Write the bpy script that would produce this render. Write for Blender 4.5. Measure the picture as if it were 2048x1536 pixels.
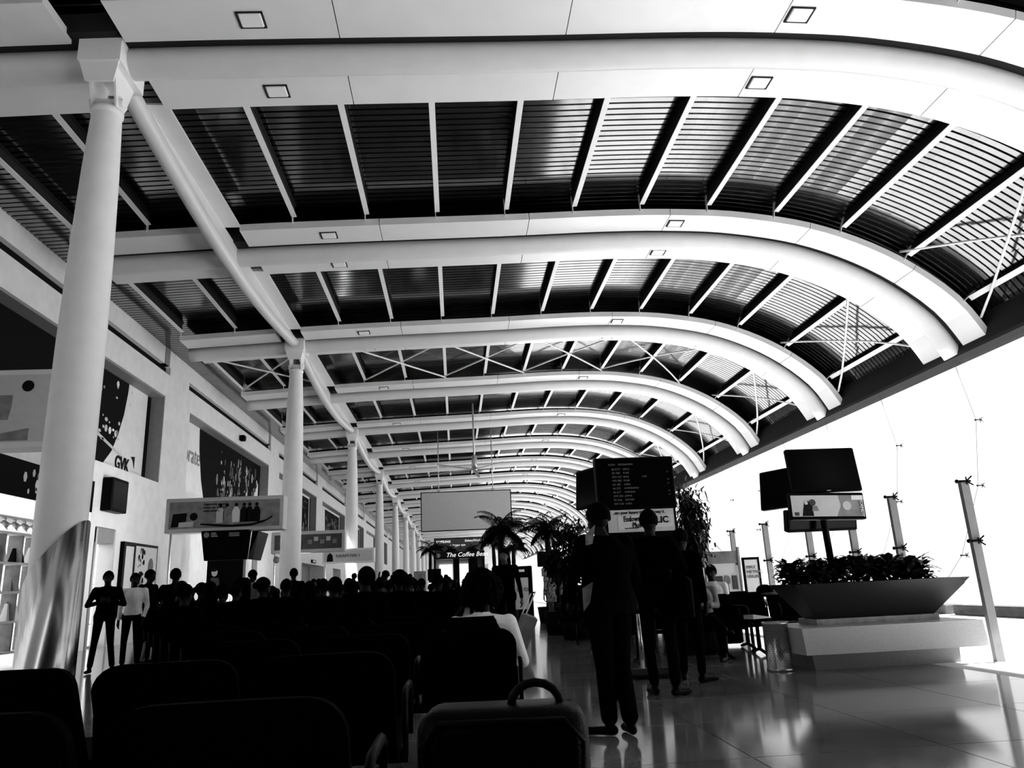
import bpy, bmesh, math, random
import numpy as np
from mathutils import Vector, Matrix, Euler
random.seed(7); rng = np.random.default_rng(7)
for o in list(bpy.data.objects): bpy.data.objects.remove(o)
scene = bpy.context.scene; COL = scene.collection; PI = math.pi
# ---------------------------------------------------------------- camera
FPX, HC = 1492.0, 1.05
def _basis():
    y = np.array([913-1024., 1180-768., FPX]); y /= np.linalg.norm(y)
    z = np.array([770-1024., -4700-768., FPX]); z /= np.linalg.norm(z)
    z = z-y*(z@y); z /= np.linalg.norm(z)
    return np.array([np.cross(y, z), y, z])
RC = _basis()
cd = bpy.data.cameras.new('camera'); cam = bpy.data.objects.new('camera', cd); COL.objects.link(cam)
M = Matrix(((RC[0,0], -RC[0,1], -RC[0,2]), (RC[1,0], -RC[1,1], -RC[1,2]), (RC[2,0], -RC[2,1], -RC[2,2]))).to_4x4()
M.translation = (0, 0, HC); cam.matrix_world = M
cd.sensor_width = 36; cd.lens = 36*FPX/2048; cd.clip_end = 600; scene.camera = cam
def at(u, v, Y):                       # a pixel of the photograph turned into a point at depth Y
    d = RC @ np.array([u-1024., v-768., FPX]); t = Y/d[1]
    return Vector((t*d[0], Y, HC+t*d[2]))
def atX(u, v, X):
    d = RC @ np.array([u-1024., v-768., FPX]); t = X/d[0]
    return Vector((X, t*d[1], HC+t*d[2]))
def atZ(u, v, Z=0.):
    d = RC @ np.array([u-1024., v-768., FPX]); t = (Z-HC)/d[2]
    return Vector((t*d[0], t*d[1], Z))
# ---------------------------------------------------------------- light and exposure
vs = scene.view_settings; vs.view_transform = 'Standard'; vs.look = 'None'; vs.gamma = 1; vs.use_curve_mapping = False
vs.exposure = 0.8
w = bpy.data.worlds.new('sky'); scene.world = w; w.use_nodes = True
w.node_tree.nodes['Background'].inputs[0].default_value = (1, 1, 1, 1)
w.node_tree.nodes['Background'].inputs[1].default_value = .9
sd = bpy.data.lights.new('sun', 'SUN'); sd.energy = 17.0; sd.angle = math.radians(1.0)
so = bpy.data.objects.new('sun', sd); COL.objects.link(so)
so.rotation_euler = Vector((-1.0, 0.12, -0.82)).to_track_quat('-Z', 'Y').to_euler()
so.location = (30, 5, 30)
# ---------------------------------------------------------------- materials
MT = {}
def mat(name, v=.5, rough=.5, metal=0., spec=.5, emit=0., noise=0., nscale=8., bump=0., bscale=40., stretch=None, coat=0.):
    if name in MT: return MT[name]
    m = bpy.data.materials.new(name); m.use_nodes = True; n = m.node_tree.nodes; l = m.node_tree.links
    b = n['Principled BSDF']; b.inputs['Base Color'].default_value = (v, v, v, 1)
    b.inputs['Roughness'].default_value = rough; b.inputs['Metallic'].default_value = metal
    b.inputs['Specular IOR Level'].default_value = spec; b.inputs['Coat Weight'].default_value = coat
    if emit: b.inputs['Emission Color'].default_value = (1, 1, 1, 1); b.inputs['Emission Strength'].default_value = emit
    if noise or bump:
        tc = n.new('ShaderNodeTexCoord'); mp = n.new('ShaderNodeMapping'); l.new(tc.outputs['Object'], mp.inputs[0])
        if stretch: mp.inputs['Scale'].default_value = stretch
    if noise:
        t = n.new('ShaderNodeTexNoise'); t.inputs['Scale'].default_value = nscale; t.inputs['Detail'].default_value = 6
        l.new(mp.outputs[0], t.inputs[0])
        r = n.new('ShaderNodeValToRGB'); a, c = max(0, v*(1-noise)), min(1, v*(1+noise))
        r.color_ramp.elements[0].position = .3; r.color_ramp.elements[1].position = .7
        r.color_ramp.elements[0].color = (a, a, a, 1); r.color_ramp.elements[1].color = (c, c, c, 1)
        l.new(t.outputs[0], r.inputs[0]); l.new(r.outputs[0], b.inputs['Base Color'])
    if bump:
        t2 = n.new('ShaderNodeTexNoise'); t2.inputs['Scale'].default_value = bscale; l.new(mp.outputs[0], t2.inputs[0])
        bp = n.new('ShaderNodeBump'); bp.inputs['Strength'].default_value = bump; bp.inputs['Distance'].default_value = .01
        l.new(t2.outputs[0], bp.inputs['Height']); l.new(bp.outputs[0], b.inputs['Normal'])
    MT[name] = m; return m
m_rib = mat('white_panel_paint', .70, .32, spec=.5, noise=.03, nscale=2)
m_tube = mat('white_tube_paint', .62, .38, noise=.03, nscale=3)
m_joint_shade = mat('dark_joint_shade', .02, .8, spec=.1)
m_deck = mat('metal_deck', .21, .12, metal=1., noise=.12, nscale=1.5)
m_purlin = mat('purlin_paint', .72, .5, noise=.04)
m_col = mat('column_paint', .84, .42, noise=.03, nscale=4)
m_sleeve = mat('reflective_sleeve', .55, .22, metal=1., noise=.06, nscale=5)
m_wall = mat('wall_plaster', .74, .6, noise=.06, nscale=3, bump=.1, bscale=60)
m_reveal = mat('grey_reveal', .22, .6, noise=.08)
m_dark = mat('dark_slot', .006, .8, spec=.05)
m_black = mat('black_paint', .001, .5, spec=.04, noise=.3)
m_seat = mat('black_seat', .0005, .7, spec=.01, noise=.4, nscale=30)
m_screen = mat('black_screen', .002, .15, spec=.08)
m_frame = mat('black_frame', .0008, .45, spec=.05)
m_chrome = mat('brushed_steel', .6, .2, metal=1., noise=.05)
m_alu = mat('grey_aluminium', .5, .35, metal=.6)
m_white = mat('white_gloss', .8, .3)
m_ad_lt = mat('ad_light', .55, .4, noise=.05)
m_ad_md = mat('ad_mid', .20, .4, noise=.35, nscale=5)
m_ad_dk = mat('ad_dark', .04, .4, noise=.5, nscale=7)
m_print = mat('print_black', .004, .6, spec=.1)
m_printw = mat('print_white', .8, .6)
m_glow = mat('lit_white', .8, .5, emit=.7)
m_glow2 = mat('lit_sign', .8, .5, emit=.4)
m_stone = mat('grey_stone', .22, .5, noise=.12, nscale=60, spec=.3)
m_stone2 = mat('pale_stone', .25, .4, noise=.3, nscale=12)
m_trough = mat('dark_trough', .010, .4, spec=.3, noise=.3, nscale=40)
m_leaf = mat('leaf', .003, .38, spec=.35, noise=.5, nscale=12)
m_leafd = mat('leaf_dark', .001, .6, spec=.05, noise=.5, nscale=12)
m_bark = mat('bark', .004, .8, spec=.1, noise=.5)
m_out = mat('pale_paving_sunlit_floor', .6, .8, noise=.06, nscale=1)  # outside paving; also the floor strip coloured pale as sunlit
m_kerb = mat('kerb_stone', .06, .8, noise=.3, nscale=6)
m_post = mat('grey_post', .22, .5, noise=.08, spec=.2)
m_skin = mat('skin_dark', .003, .6, spec=.12, noise=.2)
m_skinl = mat('skin_light', .05, .55, spec=.4, noise=.15)
m_hair = mat('hair', .0005, .8, spec=.02, noise=.5, nscale=40)
m_clb = mat('cloth_black', .0006, .9, spec=.01, noise=.5, nscale=20)
m_clg = mat('cloth_grey', .09, .8, spec=.2, noise=.5, nscale=14)
m_clw = mat('cloth_white', .80, .8, spec=.2, noise=.12, nscale=12)
m_clo = mat('cloth_dark', .002, .9, spec=.02, noise=.5, nscale=18)
m_jean = mat('denim_dark', .001, .9, spec=.02, noise=.5)
m_eye = mat('eye', .3, .3)
m_photo = mat('photo_print', .06, .5, noise=.98, nscale=3.2, stretch=(1, 1.6, .5))
def glass_mat():
    m = bpy.data.materials.new('clear_glass'); m.use_nodes = True; n = m.node_tree.nodes; l = m.node_tree.links
    n.remove(n['Principled BSDF']); out = n['Material Output']
    t = n.new('ShaderNodeBsdfTransparent'); t.inputs[0].default_value = (.99, .99, .99, 1)
    g = n.new('ShaderNodeBsdfGlossy'); g.inputs['Roughness'].default_value = .02
    x = n.new('ShaderNodeMixShader'); x.inputs[0].default_value = .02; l.new(t.outputs[0], x.inputs[1]); l.new(g.outputs[0], x.inputs[2]); l.new(x.outputs[0], out.inputs[0])
    return m
m_glass = glass_mat()
def floor_mat():
    m = mat('polished_floor', .035, .09, spec=.8)
    n = m.node_tree.nodes; l = m.node_tree.links; b = n['Principled BSDF']
    g = n.new('ShaderNodeNewGeometry'); t = n.new('ShaderNodeTexNoise'); t.inputs['Scale'].default_value = 1.1; t.inputs['Detail'].default_value = 9; t.inputs['Roughness'].default_value = .65
    l.new(g.outputs['Position'], t.inputs[0])
    oi = n.new('ShaderNodeObjectInfo'); ad = n.new('ShaderNodeMath'); ad.operation = 'MULTIPLY_ADD'; ad.inputs[1].default_value = .12
    l.new(oi.outputs['Random'], ad.inputs[0]); l.new(t.outputs[0], ad.inputs[2])
    r = n.new('ShaderNodeValToRGB'); r.color_ramp.elements[0].position = .35; r.color_ramp.elements[1].position = .75
    r.color_ramp.elements[0].color = (.07, .07, .07, 1); r.color_ramp.elements[1].color = (.20, .20, .20, 1)
    l.new(ad.outputs[0], r.inputs[0]); l.new(r.outputs[0], b.inputs['Base Color'])
    r2 = n.new('ShaderNodeMapRange'); r2.inputs[3].default_value = .06; r2.inputs[4].default_value = .14
    l.new(t.outputs[0], r2.inputs[0]); l.new(r2.outputs[0], b.inputs['Roughness'])
    return m
m_floor = floor_mat()
# ---------------------------------------------------------------- object helpers
def props(o, label=None, cat=None, group=None, kind=None):
    if label: o['label'] = label
    if cat: o['category'] = cat
    if group: o['group'] = group
    if kind: o['kind'] = kind
    return o
def empty(name, loc=(0,0,0), rz=0., label=None, cat=None, group=None, kind=None):
    o = bpy.data.objects.new(name, None); COL.objects.link(o); o.location = loc; o.rotation_euler = (0, 0, rz)
    o.empty_display_size = .1
    return props(o, label, cat, group, kind)
class MB:
    def __init__(s): s.v = []; s.f = []; s.m = []; s.mats = []; s.sm = []
    def mi(s, m):
        if m not in s.mats: s.mats.append(m)
        return s.mats.index(m)
    def add(s, vs, fs, m, smooth=False):
        k = len(s.v); i = s.mi(m); s.v += [tuple(p) for p in vs]
        for f in fs: s.f.append(tuple(a+k for a in f)); s.m.append(i); s.sm.append(smooth)
        return s
    def box(s, a, b, m, R=None, c=None, bev=0.):
        x0, y0, z0 = a; x1, y1, z1 = b
        if bev < 0:
            bm = bmesh.new(); bmesh.ops.create_cube(bm, size=1, matrix=Matrix.Translation(((x0+x1)/2, (y0+y1)/2, (z0+z1)/2)) @ Matrix.Diagonal((x1-x0, y1-y0, z1-z0, 1)))
            bmesh.ops.bevel(bm, geom=list(bm.edges), offset=-bev, segments=5, profile=.5, affect='EDGES'); bm.verts.index_update()
            P = [tuple(v.co) for v in bm.verts]; F = [tuple(v.index for v in f.verts) for f in bm.faces]; bm.free()
            if R is not None:
                c = Vector(c if c is not None else ((x0+x1)/2, (y0+y1)/2, (z0+z1)/2)); P = [R @ (Vector(p)-c)+c for p in P]
            return s.add(P, F, m, True)
        if bev:
            P = []; 
            for z, e in ((z0, bev), (z0+bev, 0), (z1-bev, 0), (z1, bev)):
                P += [(x0+e+bev, y0+e, z), (x1-e-bev, y0+e, z), (x1-e, y0+e+bev, z), (x1-e, y1-e-bev, z), (x1-e-bev, y1-e, z), (x0+e+bev, y1-e, z), (x0+e, y1-e-bev, z), (x0+e, y0+e+bev, z)]
            F = [tuple(range(7, -1, -1)), tuple(range(24, 32))]
            for k in range(3):
                for j in range(8): F.append((k*8+j, k*8+(j+1) % 8, k*8+8+(j+1) % 8, k*8+8+j))
        else:
            P = [(x0,y0,z0),(x1,y0,z0),(x1,y1,z0),(x0,y1,z0),(x0,y0,z1),(x1,y0,z1),(x1,y1,z1),(x0,y1,z1)]
            F = [(3,2,1,0),(4,5,6,7),(0,1,5,4),(1,2,6,5),(2,3,7,6),(3,0,4,7)]
        if R is not None:
            c = Vector(c if c is not None else ((x0+x1)/2, (y0+y1)/2, (z0+z1)/2)); P = [R @ (Vector(p)-c)+c for p in P]
        return s.add(P, F, m)
    def hexa(s, P, m):                 # 8 corners, bottom 4 then top 4
        return s.add(P, [(3,2,1,0),(4,5,6,7),(0,1,5,4),(1,2,6,5),(2,3,7,6),(3,0,4,7)], m)
    def tube(s, pts, r, m, n=10, cap=True, smooth=True):
        pts = [Vector(p) for p in pts]; rs = r if isinstance(r, (list, tuple)) else [r]*len(pts)
        k = len(s.v); i = s.mi(m); prev = None
        for q, p in enumerate(pts):
            d = (pts[min(q+1, len(pts)-1)]-pts[max(q-1, 0)]).normalized()
            a = prev if prev is not None else (Vector((0,0,1)) if abs(d.z) < .9 else Vector((1,0,0)))
            x = d.cross(a).normalized(); y = x.cross(d).normalized(); prev = y
            for j in range(n):
                t = 2*PI*j/n; s.v.append(tuple(p+(x*math.cos(t)+y*math.sin(t))*rs[q]))
        for q in range(len(pts)-1):
            for j in range(n):
                s.f.append((k+q*n+j, k+q*n+(j+1) % n, k+q*n+n+(j+1) % n, k+q*n+n+j)); s.m.append(i); s.sm.append(smooth)
        if cap:
            s.f.append(tuple(k+j for j in range(n-1, -1, -1))); s.f.append(tuple(k+(len(pts)-1)*n+j for j in range(n))); s.m += [i, i]; s.sm += [False, False]
        return s
    def lathe(s, prof, c, m, n=24, smooth=True):
        k = len(s.v); i = s.mi(m)
        for r, z in prof:
            for j in range(n): t = 2*PI*j/n; s.v.append((c[0]+r*math.cos(t), c[1]+r*math.sin(t), c[2]+z))
        for q in range(len(prof)-1):
            for j in range(n): s.f.append((k+q*n+j, k+q*n+(j+1) % n, k+q*n+n+(j+1) % n, k+q*n+n+j)); s.m.append(i); s.sm.append(smooth)
        s.f.append(tuple(k+j for j in range(n-1, -1, -1))); s.f.append(tuple(k+(len(prof)-1)*n+j for j in range(n))); s.m += [i, i]; s.sm += [False, False]
        return s
    def ball(s, c, r, m, nu=10, nv=7, R=None):
        if not isinstance(r, (tuple, list, Vector)): r = (r, r, r)
        P = []; F = []
        for a in range(1, nv):
            th = PI*a/nv
            for j in range(nu): t = 2*PI*j/nu; P.append(Vector((r[0]*math.sin(th)*math.cos(t), r[1]*math.sin(th)*math.sin(t), r[2]*math.cos(th))))
        P += [Vector((0,0,r[2])), Vector((0,0,-r[2]))]; T = len(P)-2
        for a in range(nv-2):
            for j in range(nu): F.append((a*nu+j, (a+1)*nu+j, (a+1)*nu+(j+1) % nu, a*nu+(j+1) % nu))
        for j in range(nu): F.append((T, j, (j+1) % nu)); F.append((T+1, (nv-2)*nu+(j+1) % nu, (nv-2)*nu+j))
        if R is not None: P = [R @ p for p in P]
        return s.add([p+Vector(c) for p in P], F, m, True)
    def mesh(s, name):
        me = bpy.data.meshes.new(name); me.from_pydata(s.v, [], s.f)
        for m in s.mats: me.materials.append(m)
        me.polygons.foreach_set('material_index', s.m); me.polygons.foreach_set('use_smooth', s.sm); me.update(); return me
    def build(s, name, parent=None, loc=(0,0,0), rz=0., label=None, cat=None, group=None, kind=None):
        return link(name, s.mesh(name), parent, loc, rz, label, cat, group, kind)
def link(name, me, parent=None, loc=(0,0,0), rz=0., label=None, cat=None, group=None, kind=None):
    o = bpy.data.objects.new(name, me); COL.objects.link(o); o.location = loc; o.rotation_euler = (0, 0, rz)
    if parent: o.parent = parent
    return props(o, label, cat, group, kind)
KIDS = {}
def copy_tree(o, parent=None, loc=None, rz=None, scale=None, label=None, group=None):
    c = o.copy(); COL.objects.link(c); c.parent = parent
    if loc is not None: c.location = loc
    if rz is not None: c.rotation_euler[2] = rz
    if scale is not None: c.scale = (scale,)*3
    if label: c['label'] = label
    if group: c['group'] = group
    for ch in [x for x in bpy.data.objects if x.parent == o]: copy_tree(ch, c)
    return c
def text_mesh(s, size, m, name='lettering', ext=.004, align='LEFT', shear=0., bold=0.):
    cu = bpy.data.curves.new('t', 'FONT'); cu.body = s; cu.size = size; cu.extrude = ext; cu.align_x = align; cu.align_y = 'CENTER'; cu.resolution_u = 3; cu.shear = shear; cu.offset = bold
    o = bpy.data.objects.new('t', cu); COL.objects.link(o)
    dg = bpy.context.evaluated_depsgraph_get(); me = bpy.data.meshes.new_from_object(o.evaluated_get(dg)); bpy.data.objects.remove(o)
    me.name = name; me.materials.clear(); me.materials.append(m); return me
def text(s, loc, size, m, parent=None, rz=0., rx=PI/2, align='LEFT', name='lettering', ext=.004, sx=1., ry=0., shear=0., bold=0.):
    o = link(name, text_mesh(s, size, m, name, ext, align, shear, bold), parent); o.location = loc; o.rotation_euler = (rx, ry, rz); o.scale = (sx, 1, 1); return o
def poly(mb, pts, y, m, t=.004, axis='y'):   # thin flat print: polygon in (a, z) at plane y (facing -Y) or X (facing +X)
    n = len(pts)
    if axis == 'y': P = [(a, y, z) for a, z in pts]+[(a, y+t, z) for a, z in pts]
    else: P = [(y, a, z) for a, z in pts]+[(y-t, a, z) for a, z in pts]
    F = [tuple(range(n)), tuple(range(2*n-1, n-1, -1))]+[(j, j+n, (j+1) % n+n, (j+1) % n) for j in range(n)]
    return mb.add(P, F, m)
def disc(c, r, n=18, sy=1.): return [(c[0]+r*math.cos(2*PI*k/n), c[1]+r*sy*math.sin(2*PI*k/n)) for k in range(n)]
#STRUCT
# ---------------------------------------------------------------- the hall: ribs, deck, purlins
Y1, BAY, NR = 10.02, 6.8, 20
RY = [Y1+BAY*k for k in range(-1, NR)]
YEND = Y1+BAY*(NR-1)+3
CTRL = [(-8.35,8.74),(-4.67,8.96),(-2.33,9.06),(1.33,9.18),(3.8,9.28),(5.4,9.29),(7.0,9.20),(8.83,8.85),(10.5,8.12),(11.8,7.1),(12.42,6.1)]
def catmull(P, step=.12):
    out = []
    for i in range(len(P)-1):
        p0, p1, p2, p3 = [np.array(P[max(0, min(len(P)-1, j))], float) for j in (i-1, i, i+1, i+2)]
        n = 12
        for k in range(n):
            t = k/n; out.append(.5*((2*p1)+(-p0+p2)*t+(2*p0-5*p1+4*p2-p3)*t*t+(-p0+3*p1-3*p2+p3)*t**3))
    out.append(np.array(P[-1], float)); out = np.array(out)
    L = np.concatenate([[0], np.cumsum(np.linalg.norm(np.diff(out, axis=0), axis=1))]); n = int(L[-1]/step)
    s = np.linspace(0, L[-1], n+1); return np.stack([np.interp(s, L, out[:, 0]), np.interp(s, L, out[:, 1])], 1), s
PROF, PS = catmull(CTRL)
TAN = np.gradient(PROF, axis=0); TAN /= np.linalg.norm(TAN, axis=1)[:, None]; NOR = np.stack([-TAN[:, 1], TAN[:, 0]], 1)
def s_of_x(x): return float(np.interp(x, PROF[:, 0], PS))
def pt(s, off=0.):
    x = np.interp(s, PS, PROF[:, 0]); z = np.interp(s, PS, PROF[:, 1]); nx = np.interp(s, PS, NOR[:, 0]); nz = np.interp(s, PS, NOR[:, 1])
    return x+nx*off, z+nz*off
SMAX = PS[-1]; DK = .62
def sweep(mb, s0, s1, y0, y1, o0, o1, m, step=.35):   # box band following the roof line
    n = max(1, int((s1-s0)/step)); S = np.linspace(s0, s1, n+1); P = []
    for s in S:
        a = pt(s, o0); b = pt(s, o1); P += [(a[0], y0, a[1]), (a[0], y1, a[1]), (b[0], y1, b[1]), (b[0], y0, b[1])]
    F = [(0, 1, 2, 3), tuple(4*n+j for j in (3, 2, 1, 0))]
    for k in range(n):
        for j in range(4): F.append((4*k+j, 4*k+4+j, 4*k+4+(j+1) % 4, 4*k+(j+1) % 4))
    return mb.add(P, F, m)
# panel sections along the rib: the short piece left of the column gap, then 3.5 m pieces
SG0, SG1 = s_of_x(-5.40), s_of_x(-4.66)
joints = [SG1]+[s_of_x(x) for x in (-1.55, 1.9, 5.25, 8.6)]+[s_of_x(8.6)+2.6, SMAX]
pieces = [(0.05, SG0)]+[(joints[k], joints[k+1]) for k in range(len(joints)-1)]
rib_meshes = {}
def piece_mesh(k, side):
    key = (k, side)
    if key not in rib_meshes:
        a, b = pieces[k]; mb = MB(); y = (-1.2, -.40) if side < 0 else (.40, 1.2)
        sweep(mb, a+.008, b-.008, y[0], y[1], .07, .23, m_rib); rib_meshes[key] = mb.mesh('cladding_panel')
    return rib_meshes[key]
mb = MB(); mb.tube([(pt(s)[0], 0, pt(s)[1]) for s in np.linspace(0, SMAX, 70)], .235, m_tube, 18); tube_me = mb.mesh('tube')
mb = MB(); sweep(mb, .05, SMAX, -.55, .55, .14, DK-.16, m_joint_shade, .5); core_me = mb.mesh('core_beam')
ORD = ['nearest', 'first', 'second', 'third', 'fourth', 'fifth', 'sixth', 'seventh', 'eighth', 'ninth', 'tenth']
def ordn(i): return ORD[i] if i < len(ORD) else None
def light_mesh():
    mb = MB(); r = .02
    for a, b in (((-.19,-.16,-.018),(-.165,.16,.02)), ((.165,-.16,-.018),(.19,.16,.02)), ((-.19,-.16,-.018),(.19,-.14,.02)), ((-.19,.14,-.018),(.19,.16,.02))): mb.box(a, b, m_joint_shade)
    fr = mb.mesh('frame'); mb = MB(); mb.box((-.16,-.135,-.03),(.16,.135,.0), m_white, bev=.014); return fr, mb.mesh('lens')
LF, LL = light_mesh()
for i, y in enumerate(RY):
    d = ('The roof rib directly above the camera' if i == 0 else ('white arched roof rib, %s one seen from the front' % ordn(i)) if ordn(i) else None)
    r = empty('roof_rib', (0, y, 0), label=d or 'white arched roof rib among the small far ones at the end of the hall', cat='roof beam', group='arched roof ribs' if i < len(ORD) else 'far arched roof ribs')
    link('tube', tube_me, r)
    link('core_beam', core_me, r)
    for k in range(len(pieces)):
        link('cladding_panel', piece_mesh(k, -1), r); link('cladding_panel', piece_mesh(k, 1), r)
    if 1 <= i <= 8:
        for x, nx in ((-2.75, 'left'), (5.48, 'right')):
            for dy, ny in ((-.8, 'near'), (.8, 'far')):
                s = s_of_x(x); px, pz = pt(s); ang = math.atan2(np.interp(s, PS, TAN[:, 1]), np.interp(s, PS, TAN[:, 0]))
                t = empty('recessed_light', (px, y+dy, pz+.068), label='square recessed light at the %s end of the %s rib, on its %s panel' % (nx, ordn(i), ny), cat='ceiling light', group='recessed rib lights')
                t.rotation_euler = (0, -ang, 0); link('frame', LF, t); link('lens', LL, t)
# ceiling deck
ceil = empty('ceiling', (0, 0, 0), kind='structure')
def deck_mesh():
    P = []; F = []; S = np.linspace(-1.15, SMAX+.02, 74); prof = []
    n = 38; w = BAY/n
    for k in range(n): prof += [(k*w, 0), (k*w+w*.70, 0), (k*w+w*.76, .05), (k*w+w*.94, .05)]
    prof.append((BAY, 0)); m = len(prof)
    for s in S:
        for yy, h in prof:
            if s < 0: x, z = pt(0, DK+h); x += s; z += s*.06
            else: x, z = pt(s, DK+h)
            P.append((x, yy, z))
    for a in range(len(S)-1):
        for b in range(m-1): F.append((a*m+b, a*m+b+1, (a+1)*m+b+1, (a+1)*m+b))
    mb = MB(); mb.add(P, F, m_deck); return mb.mesh('deck_sheet')
dme = deck_mesh()
for y in [RY[0]-BAY]+RY: link('deck_sheet', dme, ceil, (0, y, 0))
# purlins
PX = [-8.2, -6.6, -5.02, -3.44, -1.82, -.22, 1.38, 2.98, 4.58]
PSs = [s_of_x(x) for x in PX]
while PSs[-1]+1.6 < SMAX-.3: PSs.append(PSs[-1]+1.6)
def purlin_mesh(s):
    mb = MB(); L = BAY-2.5; y0 = 1.25
    sweep(mb, s-.055, s+.055, y0, y0+L, DK-.30, DK-.28, m_purlin, 1); sweep(mb, s-.01, s+.01, y0, y0+L, DK-.28, DK-.02, m_joint_shade, 1)
    sweep(mb, s-.055, s+.055, y0, y0+L, DK-.03, DK-.005, m_joint_shade, 1)  # web and this top flange coloured dark as unlit faces
    sweep(mb, s-.05, s-.035, y0+L, y0+L+.1, .17, DK-.02, m_purlin, 1)
    return mb.mesh('purlin')
pm = [purlin_mesh(s) for s in PSs]
for y in RY[:-1]:
    for k, s in enumerate(PSs):
        if k == 2: continue
        link('purlin', pm[k], ceil, (0, y, 0))
# cross bracing
def brace(mb, sa, ya, sb, yb, off=.28, r=.032):
    n = 6; mb.tube([(pt(sa+(sb-sa)*t)[0], 0, 0) for t in ()], r, m_purlin) if 0 else None
    P = [];
    for q in range(n+1):
        t = q/n; s = sa+(sb-sa)*t; x, z = pt(s, off); P.append((x, ya+(yb-ya)*t, z))
    mb.tube(P, r, m_purlin, 6)
def brace_pair(sa, sb):
    mb = MB(); brace(mb, sa, 1.2, sb, BAY-1.2, .26); a = mb.mesh('brace_rod'); mb = MB(); brace(mb, sb, 1.2, sa, BAY-1.2, .33); return a, mb.mesh('brace_rod')
bR = brace_pair(PSs[-2]-.2, SMAX-.5)
b3 = [brace_pair(PSs[k], PSs[k+2]) for k in (0, 3, 5, 7, 9)]
for i in range(0, 14):
    ks = [bR]+(b3 if i in (3, 10) else [])
    for k, (a, b) in enumerate(ks):
        t = empty('cross_brace', (0, RY[i], 0), label='white crossed brace rods, %s, %s' % (['lowest by the glass', 'leftmost pair', 'second pair from left', 'third pair from left', 'fourth pair from left', 'fifth pair from left'][k], 'between %s and %s ribs' % (ordn(i), ordn(i+1)) if ordn(i+1) else 'in the far bays'), cat='brace', group='roof cross braces')
        link('brace_rod', a, t); link('brace_rod', b, t)
# ---------------------------------------------------------------- columns with brackets
XC = -5.0
def column_mesh():
    prof = [(.29,0),(.30,1.5),(.305,3),(.30,4.5),(.28,5.8),(.245,7.1),(.205,8.02),(.205,8.06),(.225,8.07),(.225,8.13),(.19,8.14),(.17,8.2)]
    mb = MB(); mb.lathe(prof, (0,0,0), m_col, 32); return mb.mesh('shaft')
def bracket_mesh():
    mb = MB(); z0, z1 = 8.15, 8.72
    for sx in (-1, 1):
        a = sx*.15; b = sx*.18
        x0, x1 = min(a, b), max(a, b)
        mb.hexa([(x0,-.12,z0),(x1,-.12,z0),(x1,.12,z0),(x0,.12,z0),(x0*1.1,-.33,z1),(x1*1.1,-.33,z1),(x1*1.1,.33,z1),(x0*1.1,.33,z1)], m_col)
    mb.hexa([(-.2,-.34,z1-.3),(.2,-.34,z1-.3),(.2,-.31,z1-.3),(-.2,-.31,z1-.3),(-.28,-.40,z1),(.28,-.40,z1),(.28,-.37,z1),(-.28,-.37,z1)], m_col)
    mb.box((-.30,-.42,z1),(.30,.42,z1+.42), m_col)
    a = mb.mesh('bracket'); mb = MB(); mb.tube([(-.24,0,z0+.1),(.24,0,z0+.1)], .09, m_col, 16); return a, mb.mesh('pin')
cm = column_mesh(); bm_, pin_ = bracket_mesh()
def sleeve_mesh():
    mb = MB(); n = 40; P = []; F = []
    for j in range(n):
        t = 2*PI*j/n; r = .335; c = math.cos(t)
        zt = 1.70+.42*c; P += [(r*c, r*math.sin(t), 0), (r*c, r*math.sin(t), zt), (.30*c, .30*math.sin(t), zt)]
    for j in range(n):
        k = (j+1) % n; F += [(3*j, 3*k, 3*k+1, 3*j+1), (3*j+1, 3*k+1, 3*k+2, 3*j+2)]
    mb.add(P, F, m_sleeve, True); return mb.mesh('reflective_sleeve')  # reflective shell with a slanted top round the first column foot
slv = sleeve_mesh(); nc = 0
for i in range(1, len(RY), 2):
    nc += 1
    c = empty('column', (XC, RY[i], 0), label='round white column, %s in the row' % ORD[nc] if nc < 8 else 'round white column among the tiny far ones', cat='column', group='white round columns' if nc < 8 else 'far white columns')
    link('shaft', cm, c); link('bracket', bm_, c); link('pin', pin_, c)
    if nc == 1: link('reflective_sleeve', slv, c, label='reflective sleeve with a slanting top edge')
# longitudinal edge member between columns
def edge_member():
    mb = MB(); n = 24; L = 2*BAY
    mb.tube([(0, .45+(L-.9)*q/n, 8.93-.42*math.sin(PI*q/n)**1.0) for q in range(n+1)], .15, m_tube, 14); a = mb.mesh('bowed_tube')
    mb = MB(); P = []
    for q in range(n+1):
        y = .45+(L-.9)*q/n; zz = 8.93-.42*math.sin(PI*q/n)+.1; P += [(-.02, y, zz), (.02, y, zz), (.02, y, 9.12), (-.02, y, 9.12)]
    F = [(0,1,2,3), tuple(4*n+j for j in (3,2,1,0))]+[(4*k+j, 4*k+4+j, 4*k+4+(j+1) % 4, 4*k+(j+1) % 4) for k in range(n) for j in range(4)]
    mb.add(P, F, m_tube); b = mb.mesh('web_plate')
    mb = MB(); mb.box((-.04,1.2,9.12),(.36,BAY-1.2,9.16), m_rib); mb.box((-.04,BAY+1.2,9.12),(.36,L-1.2,9.16), m_rib); c = mb.mesh('flange_plate')
    return a, b, c
em = edge_member()
for q, i in enumerate(range(1, len(RY)-2, 2)):
    t = empty('edge_beam', (XC, RY[i], 0), label='bowed white tube beam spanning between the %s and %s columns' % (ORD[q+1], ORD[q+2]) if q+2 < 8 else 'bowed white tube beam between far columns', cat='roof beam', group='bowed edge beams' if q+2 < 8 else 'far edge beams')
    for a, nme in zip(em, ('bowed_tube', 'web_plate', 'flange_plate')): link(nme, a, t)
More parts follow.
